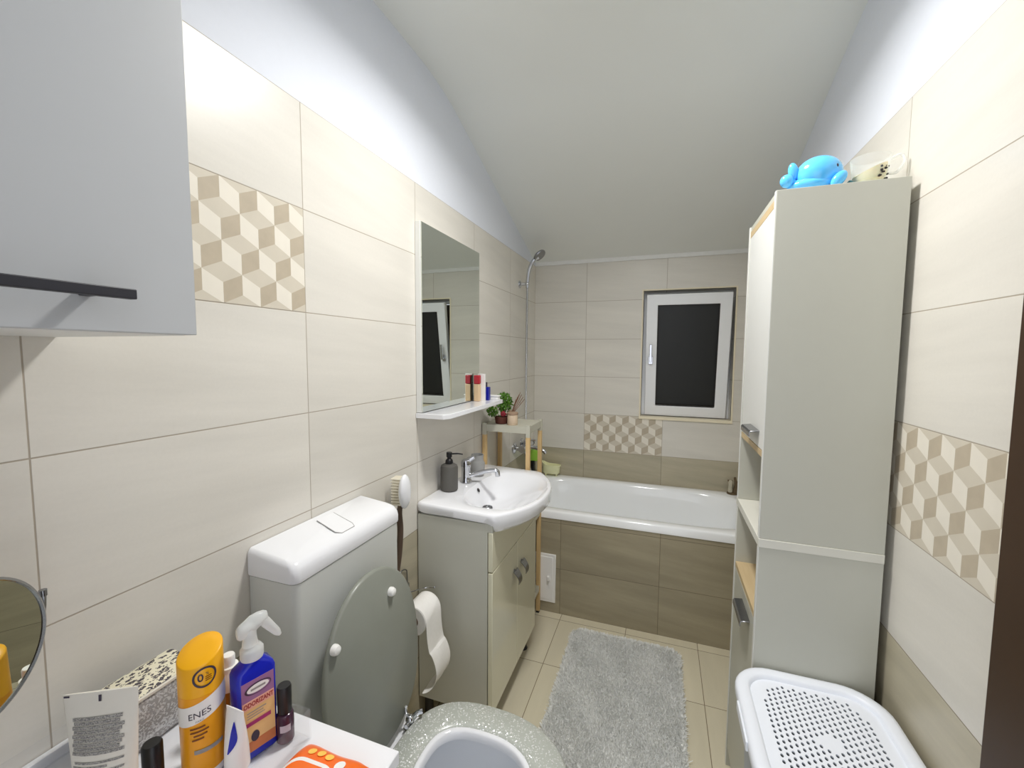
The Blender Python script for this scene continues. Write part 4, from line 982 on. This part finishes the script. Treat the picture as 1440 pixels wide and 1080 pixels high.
# white tube standing on its cap
tu = thing('cream_tube', 'white cream tube standing on its cap, crimped end upwards', 'tube', (0.232, 0.262, TI), rot=(0, 0, 0))
na = math.radians(-60)
fu = Vector((math.cos(na), math.sin(na), 0)); ru = Vector((-math.sin(na), math.cos(na), 0))
mb = MB(); mb.lathe((0, 0, 0), [(0.016, 0), (0.018, 0.002), (0.018, 0.026), (0.016, 0.028)], n=32); put('cap', mb, 'white', tu, local=True)
mb = MB(); loops = []
def tube_loop(z, w_, d_): return [tuple(ru*(w_*math.cos(2*PI*j/40))+fu*(d_*math.sin(2*PI*j/40))+Vector((0, 0, z))) for j in range(40)]
TH = 0.205
for z, w_, d_ in ((0.0285, 0.012, 0.012), (0.034, 0.024, 0.021), (0.05, 0.0275, 0.022), (0.11, 0.032, 0.0155), (0.16, 0.0355, 0.008), (0.19, 0.0375, 0.0022), (TH, 0.038, 0.0012)): loops.append(tube_loop(z, w_, d_))
mb.loft(loops); bd = put('tube_body', mb, 'skin', tu, local=True, angle=50)
def tubep(x, z, e=0.0006):
    # point on the front face
    T = [(0.05, 0.0275, 0.022), (0.11, 0.032, 0.0155), (0.16, 0.0355, 0.008), (0.19, 0.0375, 0.0022), (TH, 0.038, 0.0012)]
    for i in range(len(T)-1):
        if T[i][0] <= z <= T[i+1][0]:
            t = (z-T[i][0])/(T[i+1][0]-T[i][0]); w_ = T[i][1]+(T[i+1][1]-T[i][1])*t; d_ = T[i][2]+(T[i+1][2]-T[i][2])*t
            return tuple(ru*x+fu*(d_*math.sqrt(max(0, 1-(x/w_)**2))+e)+Vector((0, 0, z)))
    return (0, 0, 0)
def patch(mb, x0, x1, z0, z1, nx_=10, nz_=5):
    vs = [tubep(x0+(x1-x0)*i/nx_, z0+(z1-z0)*k/nz_) for k in range(nz_+1) for i in range(nx_+1)]
    mb.add(vs, [(k*(nx_+1)+i, k*(nx_+1)+i+1, (k+1)*(nx_+1)+i+1, (k+1)*(nx_+1)+i) for k in range(nz_) for i in range(nx_)])
def printm():
    t = NT('fine_print'); tc = t.n('ShaderNodeTexCoord'); n1 = t.noise(tc.outputs['Object'], 900, 2)
    t.l(t.mix(t.math('GREATER_THAN', n1, 0.5), lin((110, 108, 106)), lin((172, 168, 160))), t.b.inputs['Base Color']); return t.m
M['print'] = printm()
mb = MB()
for k in range(9): patch(mb, -0.027+0.0015*(k % 2), 0.025-0.002*((k*2) % 3), 0.1365+0.0047*k, 0.1403+0.0047*k, 10, 1)
for k, (a, b) in enumerate(((-0.026, 0.024), (-0.024, 0.025), (-0.026, 0.010), (-0.024, 0.025))): patch(mb, a, b, 0.112+0.005*k, 0.1145+0.005*k, 10, 1)
patch(mb, 0.008, 0.022, 0.088, 0.106); patch(mb, -0.025, -0.012, 0.090, 0.106)
put('fine_print', mb, 'print', tu, local=True)
mb = MB(); patch(mb, -0.0365, -0.0305, 0.2015, 0.2035, 2, 1); put('registration_mark', mb, 'ink', tu, local=True); mb = MB(); patch(mb, -0.0015, 0.0015, 0.194, 0.2015, 2, 1); put('registration_mark', mb, 'ink', tu, local=True)
mb = MB(); patch(mb, -0.017, -0.012, 0.092, 0.103, 2, 2); put('blue_mark', mb, 'blue', tu, local=True)

# blue spray bottle
sb = thing('spray_bottle', 'blue trigger spray bottle with purple and sand coloured label', 'spray bottle', (0.273, 0.419, TI), rotz=math.radians(-18))
# local: +x is the label side
hw, hd_, hb = 0.0265, 0.017, 0.140
def brr(a, b, z, r=0.006): return rrect(-b, b, -a, a, r, z, 5)
mb = MB(); mb.loft([brr(hw-0.003, hd_-0.003, 0), brr(hw, hd_, 0.004), brr(hw, hd_, hb-0.012), brr(hw-0.002, hd_-0.002, hb-0.006), brr(0.0145, 0.0135, hb+0.004, 0.0134), brr(0.012, 0.012, hb+0.006, 0.0118)]); put('bottle_body', mb, 'blue', sb, local=True, angle=50)
fx = hd_+0.0006
mb = MB(); mb.box(hd_-0.001, fx, -0.022, 0.022, 0.014, 0.086); lb_ = put('label', mb, 'lbl', sb, local=True)
mb = MB(); mb.box(hd_-0.001, fx, -0.022, 0.022, 0.0865, 0.122); put('label_top', mb, 'lblp', sb, local=True)
mb = MB(); mb.box(hd_-0.001, fx+0.0003, -0.022, 0.022, 0.014, 0.030); put('label_foot', mb, 'lblo', sb, local=True)
f2 = fx+0.0005
fnl = lambda ox, oz, k=0.0: (lambda x, y: (f2, x+ox, oz+y+k*x))
lid_text(sb, 'ODORIZANT', 0.0095, 'redi', lambda x, y: (f2+0.0002, x, 0.0865+y), bold=0.0003, scale=(0.72, 1))
mb = MB(); mb.box(fx, f2-0.0001, -0.0215, 0.0215, 0.0805, 0.0925); put('title_plate', mb, mat('salmon_plate', (226, 170, 150), 0.5), sb, local=True)
mb = MB(); K = 40; vs = []
for j in range(K):
    a = 2*PI*j/K; k1 = 1-0.16*(0.5+0.5*math.sin(a-0.6)); vs += [(f2, 0.018*math.cos(a), 0.108+0.0085*math.sin(a)), (f2, 0.018*math.cos(a)*k1*0.97, 0.108+0.0085*math.sin(a)*k1*0.95)]
mb.add(vs, [(2*j, (2*j+2) % (2*K), (2*j+3) % (2*K), 2*j+1) for j in range(K)]); put('emblem', mb, 'ink', sb, local=True)
mb = MB(); mb.lathe((fx, 0, 0.108), [(0.0001, 0), (0.0085, 0.0001), (0.0085, 0.0003), (0, 0.0003)], axis=(1, 0, 0), n=32, sc=(1.75, 0.72)); put('emblem_field', mb, 'white', sb, local=True)
mb = MB(); mb.box(f2, f2+0.0001, -0.010, 0.010, 0.1065, 0.1095); put('emblem_bar', mb, 'inkg', sb, local=True); mb = MB(); mb.box(f2, f2+0.0001, -0.016, 0.010, 0.074, 0.0755); mb.box(f2, f2+0.0001, -0.016, 0.006, 0.070, 0.0712); mb.box(f2, f2+0.0001, -0.016, 0.008, 0.066, 0.0672); put('small_print', mb, 'inkg', sb, local=True)
mb = MB(); mb.box(f2, f2+0.0002, -0.022, 0.016, 0.0545, 0.0605); put('label_band', mb, 'mag', sb, local=True)
mb = MB(); mb.lathe((f2, -0.006, 0.036), [(0.0001, 0), (0.008, 0.0001), (0.008, 0.0003), (0, 0.0003)], axis=(1, 0, 0), n=24, sc=(0.7, 1)); put('label_picture', mb, 'ink', sb, local=True)
mb = MB(); mb.lathe((0, 0, hb+0.0062), [(0.0148, 0), (0.0155, 0.002), (0.0155, 0.013), (0.0135, 0.016), (0.010, 0.020)], n=36); put('collar', mb, 'frost', sb, local=True)
# trigger head: nozzle to the left (-y local), trigger hanging to the right
mb = MB(); loops = []
for (y, z, w_, h_) in ((-0.0185, 0.190, 0.005, 0.008), (-0.015, 0.190, 0.007, 0.0115), (0.0, 0.195, 0.009, 0.0145), (0.010, 0.199, 0.0085, 0.0115), (0.018, 0.201, 0.007, 0.0085), (0.022, 0.200, 0.005, 0.007)):
    loops.append([(w_*math.cos(2*PI*j/20), y, z+h_*math.sin(2*PI*j/20)) for j in range(20)])
mb.loft(loops); mb.lathe((0, -0.002, hb+0.0265), [(0.0105, 0), (0.009, 0.012), (0.009, 0.022), (0.008, 0.028)], n=28); th = put('spray_head', mb, 'frost', sb, local=True, angle=60)
mb = MB(); loops = []
for (y, z, w_, t_) in ((0.014, 0.198, 0.006, 0.004), (0.020, 0.190, 0.0065, 0.004), (0.028, 0.178, 0.006, 0.0035), (0.036, 0.166, 0.005, 0.003), (0.040, 0.160, 0.003, 0.0015)):
    loops.append([(w_*math.cos(2*PI*j/16), y+t_*math.sin(2*PI*j/16)*1.5, z+t_*math.sin(2*PI*j/16)*1.1) for j in range(16)])
mb.loft(loops); put('trigger', mb, 'frost', th, local=True, angle=60)

# dark purple bottle, white spray bottle, black cap, blue sachet
nb = thing('nail_polish', 'small dark purple bottle with tall black cap right of spray bottle', 'bottle', (0.302, 0.447, TI))
mb = MB(); mb.lathe((0, 0, 0), [(0.011, 0), (0.0125, 0.002), (0.0125, 0.040), (0.011, 0.044), (0.008, 0.046)], n=28); put('bottle_body', mb, 'purple', nb, local=True)
mb = MB(); mb.lathe((0, 0, 0), [(0.0100, 0.0465), (0.0102, 0.085), (0.009, 0.088), (0, 0.0885)], n=28); put('cap', mb, 'black', nb, local=True)
a_ = math.atan2(-0.018-0.444, 0.835-0.305)
mb = MB(); vs = []
for j in range(9): u = -0.6+1.2*j/8; vs += [(0.0128*math.cos(a_+u), 0.0128*math.sin(a_+u), 0.020), (0.0128*math.cos(a_+u), 0.0128*math.sin(a_+u), 0.031)]
mb.add(vs, [(2*j, 2*j+2, 2*j+3, 2*j+1) for j in range(8)]); put('label', mb, mat('pale_label', (190, 180, 190), 0.4), nb, local=True)
ws = thing('mist_bottle', 'slim gold mist bottle with white nozzle behind the yellow bottle', 'bottle', (0.205, 0.432, TI))
mb = MB(); mb.lathe((0, 0, 0), [(0.014, 0), (0.016, 0.002), (0.016, 0.070), (0.013, 0.078), (0.010, 0.08)], n=28); put('bottle_body', mb, 'gold', ws, local=True)
mb = MB(); mb.lathe((0, 0, 0), [(0.0165, 0.0705), (0.0165, 0.094), (0.013, 0.099), (0.013, 0.106), (0.009, 0.1065), (0.009, 0.121), (0.008, 0.123), (0, 0.1235)], n=28); put('nozzle_cap', mb, 'white', ws, local=True)
bc_ = thing('lip_balm', 'short cylindrical black stick in front of the glitter bag', 'cosmetic', (0.215, 0.318, TI))
mb = MB(); mb.lathe((0, 0, 0), [(0.0105, 0), (0.011, 0.002), (0.011, 0.03)], n=24); put('base', mb, 'dark', bc_, local=True)
mb = MB(); mb.lathe((0, 0, 0), [(0.0115, 0.0305), (0.0115, 0.080), (0.0095, 0.083), (0, 0.0835)], n=24); put('cap', mb, 'black', bc_, local=True)
sc_ = thing('small_tube', 'small translucent tube with blue swirl between yellow and spray bottles', 'tube', (0.292, 0.376, TI))
sn = math.atan2(-0.39, 0.535); f3 = Vector((math.cos(sn-0.95), math.sin(sn-0.95), 0)); r3 = Vector((-math.sin(sn-0.95), math.cos(sn-0.95), 0))
mb = MB(); loops = []
for z, w_, d_ in ((0.0, 0.012, 0.012), (0.02, 0.0125, 0.0125), (0.022, 0.017, 0.015), (0.05, 0.0175, 0.013), (0.078, 0.018, 0.008), (0.100, 0.017, 0.0012), (0.106, 0.017, 0.0008)): loops.append([tuple(r3*(w_*math.cos(2*PI*j/32))+f3*(d_*math.sin(2*PI*j/32))+Vector((0, 0, z))) for j in range(32)])
mb.loft(loops); put('tube_body', mb, M['white'], sc_, local=True, angle=50)
mb = MB(); vs = []
for j in range(10):
    z = 0.050+0.0045*j; d_ = 0.0130-(0.005 if z < 0.078 else 0)*(z-0.05)/0.028-(0.005+0.0068*(z-0.078)/0.022 if z >= 0.078 else 0); x0_ = 0.000+0.0003*j; x1_ = x0_+0.011*math.sin(PI*(j+0.5)/10)
    vs += [tuple(r3*x0_+f3*(d_+0.0006)+Vector((0, 0, z))), tuple(r3*x1_+f3*(d_*math.sqrt(1-(x1_/0.0175)**2)+0.0008)+Vector((0, 0, z)))]
mb.add(vs, [(2*j, 2*j+1, 2*j+3, 2*j+2) for j in range(9)])
put('blue_swirl', mb, 'blue', sc_, local=True)

# wet wipes
ww = thing('wet_wipes_pack', 'orange wet wipes pack with white lid outline lying on the unit', 'wipes pack', (0.40, 0.40, TT))
wx0, wx1, wy0, wy1 = 0.343, 0.458, 0.26, 0.452
mb = MB(); NXg, NYg = 24, 36; vs = []; 
def wz(u, v): # u,v in -1..1
    e = max(0.0, 1-abs(u)**6)*max(0.0, 1-abs(v)**5); return 0.024*e**0.6*(1+0.03*math.sin(7*u+3*v))+0.0012
def wpos(u, v): return ((wx0+wx1)/2+u*(wx1-wx0)/2*(1-0.02*math.cos(5*v)), (wy0+wy1)/2+v*(wy1-wy0)/2*(1-0.015*math.cos(4*u)))
for k in range(NYg+1):
    for i in range(NXg+1):
        u = -1+2*i/NXg; v = -1+2*k/NYg; x, y = wpos(u, v); vs.append((x, y, TT+wz(u, v)))
top = [(k*(NXg+1)+i, k*(NXg+1)+i+1, (k+1)*(NXg+1)+i+1, (k+1)*(NXg+1)+i) for k in range(NYg) for i in range(NXg)]
mb.add(vs, top); mb.add([(p[0], p[1], TT+0.0004) for p in vs], [tuple(reversed(f)) for f in top])
put('film_pack', mb, 'orange', ww, weld=True)
def wsurf(x, y, e): 
    u = (x-(wx0+wx1)/2)/((wx1-wx0)/2); v = (y-(wy0+wy1)/2)/((wy1-wy0)/2); return (x, y, TT+wz(max(-1, min(1, u)), max(-1, min(1, v)))+e)
def ringp(mb, P, Q, e):
    n = len(P); vs = [wsurf(p[0], p[1], e) for p in P]+[wsurf(p[0], p[1], e) for p in Q]
    mb.add(vs, [(j, (j+1) % n, n+(j+1) % n, n+j) for j in range(n)])
mb = MB(); ringp(mb, rrect(0.352, 0.430, 0.298, 0.418, 0.022, 0, 8), rrect(0.358, 0.424, 0.304, 0.412, 0.017, 0, 8), 0.0012); put('lid_outline', mb, 'white', ww)
mb = MB(); mb.loft([[wsurf(p[0], p[1], e) for p in rrect(0.3585, 0.4235, 0.3045, 0.4115, 0.017, 0, 8)] for e in (0.0006, 0.002)]); put('pack_lid', mb, 'orange', ww)
for (x, y) in ((0.372, 0.431), (0.388, 0.432), (0.403, 0.431)):
    mb = MB(); P = [(x+0.006*math.cos(2*PI*j/24), y+0.006*math.sin(2*PI*j/24)) for j in range(24)]; Q = [(x+0.0002*math.cos(2*PI*j/24), y+0.0002*math.sin(2*PI*j/24)) for j in range(24)]; ringp(mb, P, Q, 0.0010); put('yellow_badge', mb, 'orangep', ww)
mb = MB(); x, y = 0.426, 0.425; P = [(x+0.007*math.cos(2*PI*j/24), y+0.009*math.sin(2*PI*j/24)) for j in range(24)]; Q = [(x+0.0002*math.cos(2*PI*j/24), y+0.0002*math.sin(2*PI*j/24)) for j in range(24)]; ringp(mb, P, Q, 0.0010); put('white_badge', mb, 'white', ww)
mb = MB(); x, y = 0.385, 0.392; P = [(x+0.008*math.cos(2*PI*j/24), y+0.007*math.sin(2*PI*j/24)) for j in range(24)]; Q = [(x+0.0002*math.cos(2*PI*j/24), y+0.0002*math.sin(2*PI*j/24)) for j in range(24)]; ringp(mb, P, Q, 0.0026); put('yellow_flower', mb, 'orangep', ww)

# round mirror on stand
rm = thing('makeup_mirror', 'round chrome-rimmed makeup mirror on a stand at left edge', 'mirror', (0.150, 0.195, TT))
mc = Vector((0.148, 0.190, 1.072)); mn = Vector((0.915, 0.402, 0.02)).normalized(); mr_ = 0.080
mb = MB(); mb.lathe(mc, [(mr_, -0.004), (mr_+0.003, -0.002), (mr_+0.003, 0.003), (mr_, 0.005), (mr_-0.001, 0.002)], axis=mn, n=72, cap0=True, cap1=False); put('mirror_rim', mb, 'chromed', rm)
mb = MB(); mb.lathe(mc, [(mr_-0.0008, 0.0024), (0, 0.0026)], axis=mn, n=72, cap0=False, cap1=False); put('mirror_glass', mb, 'mirror', rm)
th_ = Vector((0, 0, 1)).cross(mn).normalized()
mb = MB(); P = []
for i in range(21):
    a = PI+PI*i/20; P.append(mc-mn*0.004+th_*math.cos(a)*(mr_+0.008)+Vector((0, 0, 1))*(math.sin(a)*(mr_+0.008)+0.022))
mb.tube(P, 0.003, 10, smooth=2); mb.cyl(P[-1], P[-1]+Vector((0, 0, 0.008)), 0.004); mb.cyl(P[0], P[0]+Vector((0, 0, 0.008)), 0.004)
put('fork', mb, 'chromed', rm)
mb = MB(); b_ = Vector((mc.x-0.004, mc.y, 0)); mb.cyl((b_.x, b_.y, TT+0.006), (b_.x, b_.y, mc.z-mr_+0.012), 0.005); put('stem', mb, 'chromed', rm)
mb = MB(); mb.lathe((b_.x, b_.y, TT+0.0003), [(0.040, 0), (0.042, 0.003), (0.034, 0.008), (0.008, 0.012), (0, 0.012)], n=40); put('base', mb, 'chromed', rm)

# ------------------------------------------------------------------ camera, world, view
cam = bpy.data.cameras.new('Camera'); co = bpy.data.objects.new('Camera', cam); COL.objects.link(co); scene.camera = co
yaw, pit, rol = 0.3392, -0.0724, 0.0069
f = Vector((-math.sin(yaw)*math.cos(pit), math.cos(yaw)*math.cos(pit), math.sin(pit)))
r_ = Vector((math.cos(yaw), math.sin(yaw), 0)); u_ = r_.cross(f)
r2_ = r_*math.cos(rol)+u_*math.sin(rol); u2_ = -r_*math.sin(rol)+u_*math.cos(rol)
m = Matrix((r2_, u2_, -f)).transposed().to_4x4(); m.translation = Vector((0.8351, -0.0178, 1.4029)); co.matrix_world = m
cam.sensor_fit = 'HORIZONTAL'; cam.sensor_width = 36; cam.lens = 594.478/1440*36; cam.clip_start = 0.02

wd = bpy.data.worlds.new('World'); scene.world = wd; wd.use_nodes = True
wd.node_tree.nodes['Background'].inputs[0].default_value = (0.9, 0.93, 1.0, 1); wd.node_tree.nodes['Background'].inputs[1].default_value = 0.95
vs_ = scene.view_settings; vs_.view_transform = 'Standard'; vs_.look = 'None'; vs_.exposure = 0.78; vs_.gamma = 1.0; vs_.use_curve_mapping = False
scene.cycles.max_bounces = 16; scene.cycles.diffuse_bounces = 12; scene.cycles.glossy_bounces = 6; scene.cycles.transmission_bounces = 10
scene.cycles.caustics_reflective = False
scene.cycles.caustics_refractive = False
scene.cycles.sample_clamp_indirect = 4
